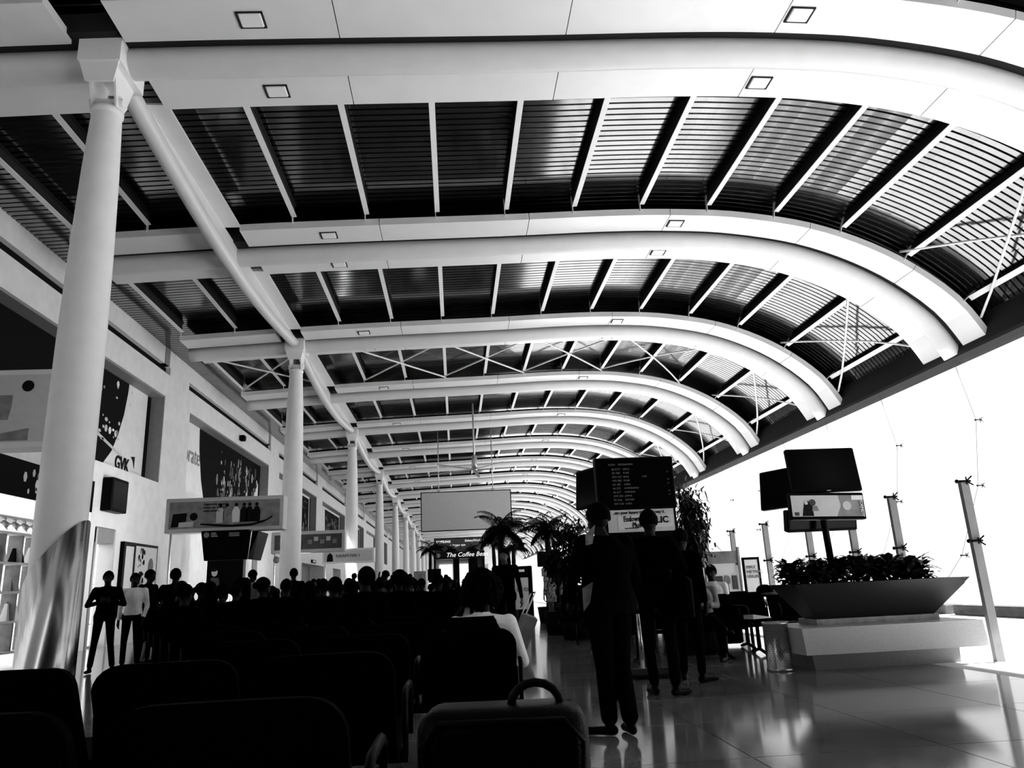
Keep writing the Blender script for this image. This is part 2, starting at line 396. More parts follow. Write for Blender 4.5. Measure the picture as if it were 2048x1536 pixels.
# ---------------------------------------------------------------- floor
mb = MB(); mb.box((-11, -6, -.2), (10.6, YEND, -.012), m_floor); fl = mb.build('floor', kind='structure')
TS = 1.2; mb = MB(); g = .004
mb.box((g, g, -.012), (TS-g, TS-g, 0), m_floor); tme = mb.mesh('floor_tile')
for a in range(-2, 5):
    for b in range(1, 24): link('floor_tile', tme, fl, (a*TS-.65, b*TS, 0))
mb = MB(); 
x0, x1, ya, yb = -2*TS-.65, 5*TS-.65, TS, 24*TS
for r in ((-11, -6, x0, YEND), (x0, -6, x1, ya), (x0, yb, x1, YEND)): mb.box((r[0], r[1], -.012), (r[2]-.001, r[3]-.001, 0), m_floor)
mb.build('floor_slab', fl)
mb = MB(); mb.box((x1, -6, -.012), (10.6, YEND, 0), m_out); mb.build('sunlit_strip', fl)  # pale colour paints in the sunlit floor beside the glass
# outside ground and kerb
mb = MB(); mb.box((10.6, -30, -.3), (14, YEND+60, -.03), m_out); mb.box((14, -30, -.3), (120, YEND+60, -.05), mat('apron', .2, .8, noise=.06, nscale=1)); mb.build('ground', kind='structure')  # pale near strip, darker apron beyond: split to brighten ribs by the glass
for k in range(14):
    mb = MB(); mb.box((0, 0, -.03), (.5, 3.1, .19), m_kerb, bev=.02); mb.build('kerb_block', None, (11.6, 11+k*3.4, 0), label='grey kerb block outside the glass, the %s along from the right edge' % (ORD[k+1] if k+1 < len(ORD) else ['eleventh', 'twelfth', 'thirteenth', 'fourteenth'][k-10]), cat='kerb', group='kerb blocks outside')
# ---------------------------------------------------------------- left wall
XW = -9.45
wall = empty('wall_left', (0, 0, 0), kind='structure')
WT = 9.95
def wbox(y0, y1, z0, z1, m=m_wall, x0=XW-1.0, x1=XW, name='wall_panel'): mb = MB(); mb.box((x0, y0, z0), (x1, y1, z1), m); return mb.build(name, wall)
# openings along the wall: (y0, y1) z 4.8..7.67
OP = [(11.2, 24.69), (27.05, 38.9), (41.2, 52.5), (54.8, 66.1), (68.4, 79.7), (82.0, 93.3), (95.6, 106.9)]
SHOP = (8.0, 20.0)
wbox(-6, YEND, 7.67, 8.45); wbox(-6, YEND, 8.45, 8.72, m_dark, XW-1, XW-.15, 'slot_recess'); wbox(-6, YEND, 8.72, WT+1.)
prev = -6
for a, b in OP:
    wbox(prev, a, 4.8, 7.67, name='pier'); prev = b
wbox(prev, YEND, 4.8, 7.67, name='pier')
for k, (a, b) in enumerate(OP):                       # pier noses crossing the slot
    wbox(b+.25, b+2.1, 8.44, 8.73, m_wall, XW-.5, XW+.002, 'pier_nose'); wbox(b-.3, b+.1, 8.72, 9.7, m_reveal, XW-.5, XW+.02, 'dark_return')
wbox(20.3, YEND, 3.1, 4.8); wbox(-6, 20.3, 3.62+.6, 4.8); wbox(-6, 8, 0, 4.22)
wbox(21.9, 33.5, 0, 3.1); wbox(20.3, 20.7, 0, 3.1); wbox(35.0, 36.4, 0, 3.1, name='pier'); wbox(37.4, 44, 0, 3.1); wbox(45.2, 48, 0, 3.1); wbox(56, 60, 0, 3.1); wbox(64, YEND, 0, 3.1)
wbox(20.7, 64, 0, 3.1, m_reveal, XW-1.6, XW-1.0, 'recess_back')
# recess linings
for k, (a, b) in enumerate(OP):
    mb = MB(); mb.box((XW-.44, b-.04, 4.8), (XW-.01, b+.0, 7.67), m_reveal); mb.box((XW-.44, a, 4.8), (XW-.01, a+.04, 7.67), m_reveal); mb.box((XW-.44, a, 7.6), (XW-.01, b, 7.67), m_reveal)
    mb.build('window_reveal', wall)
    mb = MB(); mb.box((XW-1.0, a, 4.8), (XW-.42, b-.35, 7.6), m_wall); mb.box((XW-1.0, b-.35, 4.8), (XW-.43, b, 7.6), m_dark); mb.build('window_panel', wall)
# murals (flat prints)
xm = XW-.415
def on_wall(u, v, X=xm): p = atX(u, v, X); return (p.y, p.z)
mu = empty('mural', (0, 0, 0), label='large dark photo mural with a curved edge beside the letters GVK', cat='mural')
mb = MB(); c = [(12.6, 7.55)]+[on_wall(*q) for q in ((262, 748), (256, 790), (248, 830), (236, 870), (223, 902), (206, 925))]+[(12.6, 4.82)]; poly(mb, c[::-1], xm, m_dark, .01, 'x'); mb.build('print', mu)
mb = MB()
for k in range(46):
    y = random.uniform(20.5, 23.6); z = random.uniform(5.5, 6.3) if k < 34 else random.uniform(6.9, 7.4); r = random.uniform(.03, .1)
    if y > 22.8 and z < 6.3: continue
    poly(mb, disc((y, z), r, 6, random.uniform(.5, 1.4)), xm+.006, m_ad_lt if k % 3 else m_printw, .004, 'x')
poly(mb, [(20.6, 5.9), (22.9, 5.35), (22.85, 5.28), (20.6, 5.8)], xm+.006, m_ad_lt, .004, 'x'); mb.build('print_detail', mu, kind='stuff')
g = atX(229, 924, xm)
lt = empty('wall_lettering', (xm+.01, g.y, g.z), label='black letters GVK with a small arrow on the white window panel', cat='lettering')
text('GVK', (0, 0, 0), .56, m_print, lt, rz=PI/2, ext=.01, sx=.85, bold=.012)
mb = MB(); poly(mb, [(1.06, .34), (1.34, .38), (1.34, .02), (1.22, .22)], 0, m_print, .01, 'x'); mb.build('arrow_mark', lt)
mu = empty('mural', (0, 0, 0), label='tall patterned photo mural of carved figures above the long hanging sign', cat='mural')
mb = MB(); poly(mb, [on_wall(*q) for q in ((400, 846), (528, 925), (528, 938), (518, 962), (509, 985), (507, 1000), (407, 1000), (402, 960), (399, 900))][::-1], xm, m_dark, .01, 'x'); mb.build('print', mu)
mb = MB()
for k in range(150):
    y = random.choice([32.6, 33.8, 35.0, 36.4, 37.6])+random.gauss(0, .3); z = random.uniform(5.0, 7.2); r = random.uniform(.04, .13)
    if 31.5 < y < 38.3: poly(mb, disc((y, z), r, 6, random.uniform(.8, 2.4)), xm+.006, (m_ad_md, m_ad_lt, m_ad_dk)[k % 3], .004, 'x')
mb.build('print_detail', mu, kind='stuff')
lt = empty('wall_lettering', (xm+.01, on_wall(368, 903)[0], on_wall(368, 903)[1]), label='thin grey letters orate on the white panel left of the mural', cat='lettering')
text('orate', (0, 0, 0), .95, m_reveal, lt, rz=PI/2, ext=.004, sx=.85)
for k, (a, b) in enumerate(OP[2:5]):
    mu = empty('mural', (0, 0, 0), label='dark photo mural in the %s high wall recess' % ('third', 'fourth', 'fifth')[k], cat='mural')
    mb = MB(); poly(mb, [(a+3.5, 7.45), (b-.6, 7.45), (b-.6, 4.85), (a+3.9, 4.85)][::-1], xm, m_dark, .01, 'x'); mb.build('print', mu)
    mb = MB()
    for q in range(60): poly(mb, disc((random.uniform(a+4.2, b-1), random.uniform(5, 7.2)), random.uniform(.05, .16), 5, random.uniform(.5, 2)), xm+.006, (m_ad_md, m_ad_dk)[q % 2], .004, 'x')
    mb.build('print_detail', mu, kind='stuff')
# black loudspeaker box, poster, doorway, small things on the wall
def wall_box(name, y0, y1, z0, z1, d, m, label, cat): mb = MB(); mb.box((XW, y0, z0), (XW+d, y1, z1), m, bev=.02); return mb.build(name, None, label=label, cat=cat)
t = empty('wall_cabinet', (XW, 0, 0), label='plain black box on the wall left of the GVK panel', cat='cabinet')
mb = MB(); mb.box((0, 20.85, 3.52), (.28, 21.85, 4.42), m_frame, bev=.02); mb.build('casing', t); mb = MB(); mb.box((.28, 20.92, 3.6), (.285, 21.78, 4.34), m_screen); mb.build('front_panel', t)
t = empty('poster_frame', (XW, 0, 0), label='framed ornate poster behind the two men by the wall', cat='poster')
mb = MB(); mb.box((0, 22.3, .75), (.12, 24.75, 2.8), m_frame); mb.build('frame', t)
mb = MB(); poly(mb, [(22.42, .85), (22.95, .85), (22.95, 2.68), (22.42, 2.68)], .125, m_ad_lt, .004, 'x'); poly(mb, [(23.1, .85), (24.68, .85), (24.68, 2.72), (23.1, 2.72)], .125, m_ad_lt, .004, 'x'); mb.build('print', t)
mb = MB()
for k in range(55):
    yy = 23.35+random.choice([0, .12, .24, .36]); zz = random.uniform(.9, 2.65); poly(mb, disc((yy, zz), random.uniform(.03, .08), 6, 1.2), .13, m_print if k % 2 else m_ad_md, .003, 'x')
poly(mb, disc((24.25, 2.15), .2, 16, 1.3), .13, m_ad_dk, .003, 'x'); mb.build('print_detail', t, kind='stuff')
t = empty('doorway', (XW, 0, 0), label='open lit doorway with a display case right of the first column', cat='door')
mb = MB(); mb.box((-.9, 20.72, 0), (.04, 20.8, 3.05), m_alu); mb.box((-.9, 21.78, 0), (.04, 21.88, 3.05), m_alu); mb.box((-.9, 20.72, 2.7), (.03, 21.88, 3.08), m_reveal); mb.build('frame', t)
mb = MB(); mb.box((-.40, 20.8, .05), (-.36, 21.78, 2.7), m_glow); mb.build('lit_back', t)
mb = MB(); [mb.box((-.36, 20.85, z), (-.1, 21.2, z+.03), m_alu) for z in (.6, 1.1, 1.6, 2.1)]; mb.build('shelf', t)
t = empty('ceiling_camera', (0, 0, 0), label='small dark bracket sensor on the wall above the long sign', cat='sensor')
mb = MB(); mb.box((XW, 33.3, 7.86), (XW+.25, 33.6, 8.12), m_frame, bev=.04); mb.build('housing', t)
for k, (u0, v0, u1, v1, nm) in enumerate(((506, 1094, 520, 1107, 'nearer'), (625, 1119, 632, 1127, 'farther'))):
    a = atX(u0, v0, XW+.1); b = atX(u1, v1, XW+.1); t = empty('wall_sign', (XW, a.y, b.z), label='small black direction sign on the white wall, the %s one' % nm, cat='sign')
    mb = MB(); mb.box((0, 0, 0), (.1, max(.5, b.y-a.y), a.z-b.z), m_frame); mb.build('board', t)
    mb = MB(); h = a.z-b.z; L = max(.5, b.y-a.y); [mb.box((.1, L*.2, h*q), (.104, L*.85, h*q+.05), m_printw) for q in (.3, .55)]; mb.build('print', t)
for k, (y0, y1, nm) in enumerate(((33.5, 35.0, 'first'), (36.4, 37.4, 'second'), (44, 45.2, 'third'), (60.0, 62.0, 'fourth'))):
    mb = MB(); mb.box((XW-.3, y0+.05, 0), (XW-.22, y1-.05, 3.05), m_ad_dk if k % 2 else m_reveal); d = mb.build('door_%d' % (k+1), kind='structure')
    mb = MB(); mb.tube([(XW-.2, y1-.25, 1.0), (XW-.13, y1-.25, 1.0), (XW-.13, y1-.25, 1.3), (XW-.2, y1-.25, 1.3)], .015, m_chrome, 6); mb.build('door_handle', d)
# ---------------------------------------------------------------- handbag shop in the left wall
sh = empty('shop_fascia', (XW, 0, 0), label='dark shop fascia with a blurred figure print above the handbag shelves', cat='shop front')
mb = MB(); mb.box((-.1, 8, 3.42), (.06, 20.3, 4.22), m_dark); mb.build('fascia', sh)
mb = MB(); mb.box((-.6, 8, 3.0), (.03, 20.3, 3.42), m_glow2); mb.build('lit_band', sh)
mb = MB()
for k in range(26): poly(mb, disc((random.gauss(17.6, .22), random.uniform(3.55, 4.1)), random.uniform(.03, .09), 6, 1.6), .065, (m_ad_lt, m_printw, m_ad_md)[k % 3], .003, 'x')
mb.build('print_detail', sh, kind='stuff')
mb = MB(); mb.box((-.6, 8, 2.95), (.02, 20.3, 3.02), m_alu); mb.build('track', sh)
su = empty('display_shelves', (XW, 0, 0), label='white lit shelving unit full of handbags at the left edge', cat='shelves')
mb = MB(); mb.box((-.36, 8.0, 0), (-.32, 20.2, 2.72), m_glow); mb.build('back_panel', su)
for k in range(16):
    y = 8.1+k*.66+1.42; mb = MB(); mb.box((-.32, y, .2), (-.02, y+.06, 2.68), m_ad_md); mb.build('divider', su)
for z in (.2, .82, 1.43, 2.03, 2.66): mb = MB(); mb.box((-.32, 8.0, z-.03), (0, 20.2, z+.02), m_wall); mb.build('shelf', su)
def bag_mesh(wd, h, dp, m):
    wd *= 1.15; h *= 1.2
    mb = MB(); mb.hexa([(-wd/2,-dp/2,0),(wd/2,-dp/2,0),(wd/2,dp/2,0),(-wd/2,dp/2,0),(-wd*.34,-dp*.2,h),(wd*.34,-dp*.2,h),(wd*.34,dp*.2,h),(-wd*.34,dp*.2,h)], m); a = mb.mesh('bag_body')
    mb = MB(); mb.tube([(wd*.24*math.cos(PI*q/8), 0, h-.01+h*.6*math.sin(PI*q/8)) for q in range(9)], .010, m_black, 6); return a, mb.mesh('strap')
BG = [bag_mesh(.36, .26, .14, m_black), bag_mesh(.30, .20, .12, m_ad_md), bag_mesh(.42, .30, .16, m_white), bag_mesh(.24, .16, .12, m_ad_dk)]
dn = ['black tapered handbag', 'grey handbag', 'large pale handbag', 'small dark handbag']
for zi, z in enumerate((2.05, 1.45, .84)):
    for k in range(10):
        y = 13.0+k*.66+random.uniform(-.03, .03)+.33; q = (k*2+zi) % 4
        t = empty('handbag', (XW-.17, y+.25, z), PI/2, label='%s in the %s shelf row, %s compartment from the right end' % (dn[q], ('top', 'middle', 'lower')[zi], ORD[10-k]), cat='handbag', group='handbags on the lit shelves')
        link('bag_body', BG[q][0], t); link('strap', BG[q][1], t)
def spot_mesh():
    mb = MB(); mb.tube([(0,0,0),(0,0,-.08)], .012, m_alu, 6); a = mb.mesh('stem'); mb = MB(); mb.tube([(-.06,0,-.05),(.1,0,-.17)], [.045,.07], m_alu, 10); b = mb.mesh('lamp_head')
    mb = MB(); mb.ball((.1,0,-.17), .055, m_glow, 8, 5); return a, b, mb.mesh('bulb')
sp = spot_mesh()
for k in range(16):
    t = empty('spotlight', (XW-.15, 13.9+k*.38, 2.95), label='small track spotlight over the handbag shelves, %s from the right end' % (ORD[16-k] if 16-k < len(ORD) else ['eleventh','twelfth','thirteenth','fourteenth','fifteenth','sixteenth'][5-k]), cat='spotlight', group='track spotlights')
    for a, nme in zip(sp, ('stem', 'lamp_head', 'bulb')): link(nme, a, t)
mb = MB(); mb.box((XW-1.0, 7.9, 0), (XW-.9, 20.3, 3.5), m_wall); mb.box((XW-1, 20.2, 0), (XW, 20.3, 3.1), m_wall); mb.build('shop_recess', wall)
# ---------------------------------------------------------------- right glass wall
wr = empty('wall_right', (0, 0, 0), kind='structure')
XE, ZE = PROF[-1][0]+.25, PROF[-1][1]-.1
GC = [(10.7, 0), (11.9, 1.3), (12.65, 2.9), (12.95, 4.5), (XE-.02, ZE)]
def gp(t):
    k = min(3, int(t*4)); f = t*4-k; a, b = GC[k], GC[k+1]; return (a[0]+(b[0]-a[0])*f, a[1]+(b[1]-a[1])*f)
NP = 40; PW = BAY/2
for k in range(-4, NP):
    for j in range(4):
        a, b = gp(j/4), gp((j+1)/4); y0 = k*PW+.015; y1 = (k+1)*PW-.015; mb = MB(); e = .012
        mb.hexa([(a[0], y0, a[1]+e), (a[0]+e, y0, a[1]+e), (a[0]+e, y1, a[1]+e), (a[0], y1, a[1]+e), (b[0], y0, b[1]-e), (b[0]+e, y0, b[1]-e), (b[0]+e, y1, b[1]-e), (b[0], y1, b[1]-e)], m_glass)
        mb.build('glass_pane', wr)
mb = MB(); mb.box((XE-.30, -6, ZE+.02), (XE+.3, YEND, ZE+.1), m_joint_shade); mb.build('eave_beam', wr)
mb = MB(); mb.hexa([(XE-.3, -6, ZE+.1), (XE+.3, -6, ZE+.1), (XE+.3, YEND, ZE+.1), (XE-.3, YEND, ZE+.1), (XE+.1, -6, ZE+1.0), (XE+.4, -6, ZE+1.0), (XE+.4, YEND, ZE+1.0), (XE+.1, YEND, ZE+1.0)], m_joint_shade); mb.build('eave_fascia', wr)
def fitting():
    mb = MB(); 
    for a in range(4): t = PI/4+a*PI/2; mb.tube([(0,0,0), (.04, .075*math.cos(t), .075*math.sin(t))], .009, m_frame, 5)
    mb.tube([(-.12,0,0), (.05,0,0)], .014, m_frame, 5); mb.ball((-.12,0,0), .025, m_frame, 6, 4); return mb.mesh('spider_fitting')
fm = fitting()
mb = MB(); mb.tube([(gp(0)[0]-.12, 0, .02)]+[(gp(t)[0]-.16, 0, gp(t)[1]) for t in (.25,.5,.75)]+[(gp(1)[0]-.12, 0, gp(1)[1])], .008, m_post, 5); cme = mb.mesh('cable')
for k in range(3, 26):
    o = link('cable', cme, wr, (0, k*PW, 0))
    for j in (.25, .5, .75): a = gp(j); link('spider_fitting', fm, wr, (a[0]-.06, k*PW, a[1]))
    
# vertical grey posts
XP = 6.03
for k in range(12):
    y = [8.45, 9.98, 11.15, 12.6, 14.4, 16.2][k] if k < 6 else 18.0+(k-6)*2.2
    t = empty('facade_post', (XP, y, 0), label='grey flat steel post before the glass wall, %s from the right' % (ORD[k+1] if k < 6 else 'one of the far row'), cat='post', group='grey facade posts' if k < 6 else 'far facade posts')
    h = 2.02; mb = MB(); mb.box((-.05, -.03, 0), (.05, .03, h), m_post); mb.build('post', t)
    mb = MB(); mb.box((-.09, -.06, 0), (.09, .06, .012), m_chrome); mb.build('base_plate', t)
    link('spider_fitting', fm, t, (0, -.06, h)); link('spider_fitting', fm, t, (0, -.06, 1.33))
# ends of the hall
mb = MB(); mb.box((-11, YEND, 0), (XE, YEND+.2, 11), m_wall); mb.build('wall_back', kind='structure')
mb = MB(); mb.box((-11, -6.3, -.2), (XE+.4, -6, 11), m_black); mb.build('wall_front', kind='structure')
#OBJECTS
# ---------------------------------------------------------------- hanging light-box signs
def sign_box(name, p0, p1, Y, D, label, fill, frame=m_ad_lt, pole=None, b=.09):
    # p0 top-left pixel, p1 bottom-right pixel of the front face at depth Y
    a = at(*p0, Y); c = at(*p1, Y); x0, x1, z0, z1 = a.x, c.x, c.z, a.z
    t = empty(name, (x0, Y, z0), label=label, cat='sign'); W, H = x1-x0, z1-z0
    mb = MB(); mb.box((0, 0, 0), (W, D, H), frame, bev=.015); mb.build('casing', t)
    mb = MB(); mb.box((b, -.012, b), (W-b, .0, H-b), fill); mb.build('print', t)
    if pole is not None:
        mb = MB(); mb.tube([(pole, D/2, 0), (pole, D/2, -z0+.0)], .03, m_alu, 8); mb.build('support_pole', t)
    mb = MB(); [mb.tube([(x, D/2, H-.01), (x, D/2, H+.35)], .012, m_frame, 5) for x in ()]
    return t, W, H
t, W, H = sign_box('hanging_sign', (333, 998), (566, 1058), 20., .45, 'long grey hanging sign with a row of people, in front of the second mural', m_ad_md, pole=.1, b=.1)
mb = MB()
for k, x in enumerate((1.38, 1.55, 1.78, 1.98, 2.12, 2.30)):
    m = m_print if k > 2 else (m_ad_lt, m_ad_md, m_printw)[k]
    poly(mb, disc((x, .67), .045, 10), -.018, m_print); poly(mb, [(x-.09, .22), (x+.09, .22), (x+.10, .5), (x+.04, .62), (x-.04, .62), (x-.10, .5)], -.018, m)
poly(mb, [(.9, .22), (1.3, .19), (1.7, .16), (2.2, .18), (2.55, .27), (2.7, .36), (2.7, .31), (2.5, .2), (2.2, .12), (1.7, .1), (1.3, .13), (.9, .18)], -.02, m_print)
poly(mb, [(.16, .14), (.2, .48), (.55, .5), (.52, .16)], -.018, m_print); poly(mb, [(.35, .14), (.36, .26), (.72, .28), (.71, .15)], -.021, m_ad_lt); poly(mb, disc((.72, .4), .1, 14), -.02, m_print)
mb.build('print_detail', t, kind='stuff')
text('Happiness grows\nwhen we share it\nwith others', (.95, -.02, .62), .085, m_print, t)
t, W, H = sign_box('hanging_sign', (543, 1065), (690, 1102), 28., .4, 'second hanging sign with a dark diagram print, between the second and third columns', m_ad_dk, pole=.1, b=.12)
mb = MB(); [mb.box((1.3+.22*k, -.02, .3+.1*(k % 2)), (1.45+.22*k, -.013, .45+.1*(k % 2)), m_ad_lt if k % 2 else m_ad_md) for k in range(5)]; mb.build('print_detail', t, kind='stuff')
t, W, H = sign_box('hanging_sign', (645, 1099), (749, 1124), 36., .4, 'third hanging sign, pale with black lettering, below the second one', m_ad_lt, frame=m_white, b=.08, pole=.1)
text('NAAM HAI 1', (.62, -.02, H*.5), .2, m_print, t); mb = MB(); poly(mb, [(.2, .1), (.5, .1), (.47, .38), (.35, .5), (.23, .38)], -.02, m_print); mb.build('print_detail', t, kind='stuff')
t, W, H = sign_box('hanging_sign', (-90, 742), (97, 893), 13.5, .5, 'big pale light-box sign with a round dark emblem, cropped by the left edge', m_ad_lt, frame=m_wall, b=.1)
mb = MB(); c = at(57, 772, 13.49)-t.location; poly(mb, disc((c.x, c.z), .105, 22), -.02, m_print); poly(mb, [(c.x-.8, .12), (c.x+.1, .12), (c.x+.1, .34), (c.x-.35, .26), (c.x-.8, .15)], -.018, m_ad_md); poly(mb, [(c.x-.9, .5), (c.x-.28, .5), (c.x-.24, .75), (c.x-.24, .95), (c.x-.9, .95)], -.018, m_ad_md); mb.build('print_detail', t, kind='stuff')
for X_, Y_, Z_, W_ in ((-5.6, 20.6, 2.9, 2.0), (-5.2, 28.6, 2.7, 2.0), (-4.8, 36.6, 2.6, 2.0)):     # added area lights, unseen behind the signs, to brighten the lower wall
    ld = bpy.data.lights.new('wall_fill', 'AREA'); ld.shape = 'RECTANGLE'; ld.size = W_; ld.size_y = .1; ld.energy = 70; lo_ = bpy.data.objects.new('wall_fill', ld); COL.objects.link(lo_); lo_.location = (X_, Y_, Z_)
    lo_.rotation_euler = Vector((-1, .1, -.25)).to_track_quat('-Z', 'Z').to_euler()
# black monitor pair hanging below the long sign
t = empty('flight_monitor', at(402, 1122, 19.85), label='black twin monitor hanging below the long sign with the people', cat='monitor')
mb = MB(); mb.hexa([(.06,0,0),(.95,0,0),(.95,.15,0),(.06,.15,0),(0,-.12,.63),(1.02,-.12,.63),(1.02,.1,.63),(0,.1,.63)], m_frame); mb.build('screen', t)
mb = MB(); mb.hexa([(.98,.05,.0),(1.02,.3,.0),(1.05,.9,.0),(1.0,.9,.0),(1.06,0,.6),(1.2,.0,.6),(1.2,.9,.6),(1.06,.9,.6)], m_frame); mb.build('side_screen', t)
mb = MB(); poly(mb, disc((.12, .54), .06, 14), -.125, m_ad_md); [mb.box((.22, -.13, .5+.035*q), (.36-.02*q, -.122, .515+.035*q), m_ad_lt) for q in range(3)]; [mb.box((.6, -.13, .5+.03*q), (.82, -.122, .51+.03*q), m_ad_lt) for q in range(3)]; mb.build('print', t, kind='stuff')
mb = MB(); mb.tube([(.5, .15, .5), (.5, .15, .625)], .02, m_frame, 6); mb.build('hanger', t)
t.scale = (1.16,)*3
# dark shop entrance behind them with a photo of a boy
t = empty('poster_wall', (XW+.9, 26.0, 0), label='tall black poster wall with a small portrait, beneath the black monitors', cat='poster')
p0 = at(415, 1122, 26.0).x; p1 = at(487, 1122, 26.0).x
mb = MB(); mb.box((p0-XW-.9, 0, 0), (p1-XW-.9, .3, 2.6), m_frame); mb.build('panel', t)
mb = MB(); q = at(429, 1145, 25.99); X = q.x-XW-.9; poly(mb, disc((X, q.z), .1, 12, 1.3), -.01, m_ad_lt); poly(mb, [(X-.18, q.z-.5), (X+.2, q.z-.5), (X+.14, q.z-.18), (X-.1, q.z-.16)], -.01, m_ad_dk); poly(mb, disc((X-.02, q.z+.08), .11, 10, .5), -.014, m_print); mb.build('print', t)
t = empty('ceiling_camera', at(553, 1120, 27.6), label='white dome camera hanging below the second hanging sign', cat='camera')
mb = MB(); mb.tube([(0,0,.0), (0,0,.33)], .02, m_alu, 6); mb.build('stem', t); mb = MB(); mb.ball((0,0,0), .12, m_ad_md, 12, 8); mb.build('dome', t)
# ---------------------------------------------------------------- big hanging screen
a = at(841, 985, 40.); b = at(1025, 1057, 40.)
t = empty('hanging_screen', (a.x, 40., b.z), label='big blank grey screen hanging across the middle of the hall', cat='screen'); W, H = b.x-a.x, a.z-b.z
mb = MB(); mb.box((.05, -.02, .05), (W-.05, .0, H-.05), mat('grey_screen', .42, .6, noise=.05)); mb.build('screen_cloth', t)
mb = MB(); [mb.box(*q, m_frame) for q in (((0,0,0),(W,.12,.06)), ((0,0,H-.06),(W,.12,H)), ((0,-.02,0),(.05,.12,H)), ((W-.05,-.02,0),(W,.12,H)), ((0,.04,0),(W,.12,H)))]; mb.build('frame', t)
for x in (W*.2, W*.8): mb = MB(); mb.tube([(x, .06, H), (x, .06, H+3.4)], .03, m_alu, 6); mb.box((x-.08, 0, H), (x+.08, .12, H+.1), m_alu); mb.build('hanger', t)
# ---------------------------------------------------------------- ceiling fan
c = at(949, 936, 33.)
t = empty('ceiling_fan', c, label='large ceiling fan with long blades hanging above the blank grey screen', cat='fan')
mb = MB(); mb.tube([(0,0,.1), (0,0,9.2-c.z)], .04, m_alu, 8); mb.build('down_rod', t); mb = MB(); mb.tube([(0,0,-.1),(0,0,.55)], [.13,.11], m_alu, 16); mb.build('motor', t)
for k in range(5):
    mb = MB(); an = .2+2*PI*k/5; R = Matrix.Rotation(an, 3, 'Z'); mb.hexa([R @ Vector(p) for p in ((.1,-.09,-.08),(2.3,-.07,-.1),(2.3,.07,-.08),(.1,.09,-.05),(.1,-.09,-.065),(2.3,-.07,-.09),(2.3,.07,-.07),(.1,.09,-.035))], m_reveal); mb.build('blade', t)
# ---------------------------------------------------------------- coffee shop at the middle distance
YC = 50.; A = lambda u, v: at(u, v, YC)
a = A(868, 1160); b = A(968, 1077); x0, x1 = a.x, b.x; zt = b.z; zm = A(900, 1118).z
t = empty('coffee_kiosk', (x0, YC, 0), label='dark coffee kiosk with a lit sign at the far middle of the hall', cat='kiosk'); W = x1-x0
mb = MB(); mb.box((0, 0, zm), (W, 1.5, zm+.46), m_ad_dk); mb.box((0, .2, 0), (.12, 1.5, zm), m_frame); mb.box((W-.12, .2, 0), (W, 1.5, zm), m_frame); mb.box((W*.38, .2, 0), (W*.50, .5, zm), m_frame); mb.box((W*.68, .2, 0), (W*.86, .5, zm), m_frame); mb.box((0, 1.4, 0), (W, 1.5, zm), m_ad_lt); mb.build('shell', t)
mb = MB(); mb.box((.1, -.05, 0), (W-.1, .6, 1.05), m_frame); mb.build('counter', t)
for q in ((.1, .36), (.50, .68)): mb = MB(); mb.box((W*q[0], 1.3, 1.3), (W*q[1], 1.39, zm-.3), m_glow); mb.build('lit_panel', t)
mb = MB(); mb.box((0, -.04, zm), (W, .0, zm+.45), m_print); mb.build('sign_band', t)
text('The Coffee Bean', (W*.24, -.06, zm+.24), .40, m_glow2, t, shear=.3)
mb = MB(); poly(mb, disc((.3, zm+.25), .14, 14), -.06, m_ad_md); mb.build('emblem', t)
YB = YC+4; a = at(868, 1077, YB); b = at(968, 1122, YB); W = b.x-a.x; H = a.z-b.z
t = empty('billboard', (a.x, YB, b.z), label='dark advert board with small lit lettering above and behind the coffee kiosk', cat='billboard')
mb = MB(); mb.box((0, 0, 0), (W, .2, H), m_ad_dk); mb.build('board', t)
for x in (.1, W-.2): mb = MB(); mb.box((x, .05, -b.z), (x+.1, .15, 0), m_frame); mb.build('support_post', t)
mb = MB(); mb.box((0, -.03, 0), (.06, 0, H), m_frame); mb.box((W-.06, -.03, 0), (W, 0, H), m_frame); mb.box((0, -.03, H-.06), (W, 0, H), m_frame); mb.build('frame', t)
text('SAMSUNG', (.15, -.04, H-.27), .22, m_glow2, t, bold=.006); text('o bigger eye', (W*.32, -.04, H-.52), .22, m_glow2, t); text('GalaxyWorld', (W*.62, -.04, H-.24), .22, m_glow2, t)
# white tiled wall block to its right
mb = MB(); a = A(958, 1170); b = A(975, 1112); 
t = empty('service_wall', (a.x+.05, YC+1, 0), label='white panelled wall just right of the coffee kiosk', cat='wall panel')
for k in range(4): mb = MB(); mb.box((0, 0, k*.66+.01), (.62, .1, k*.66+.65), m_white); mb.build('panel', t)
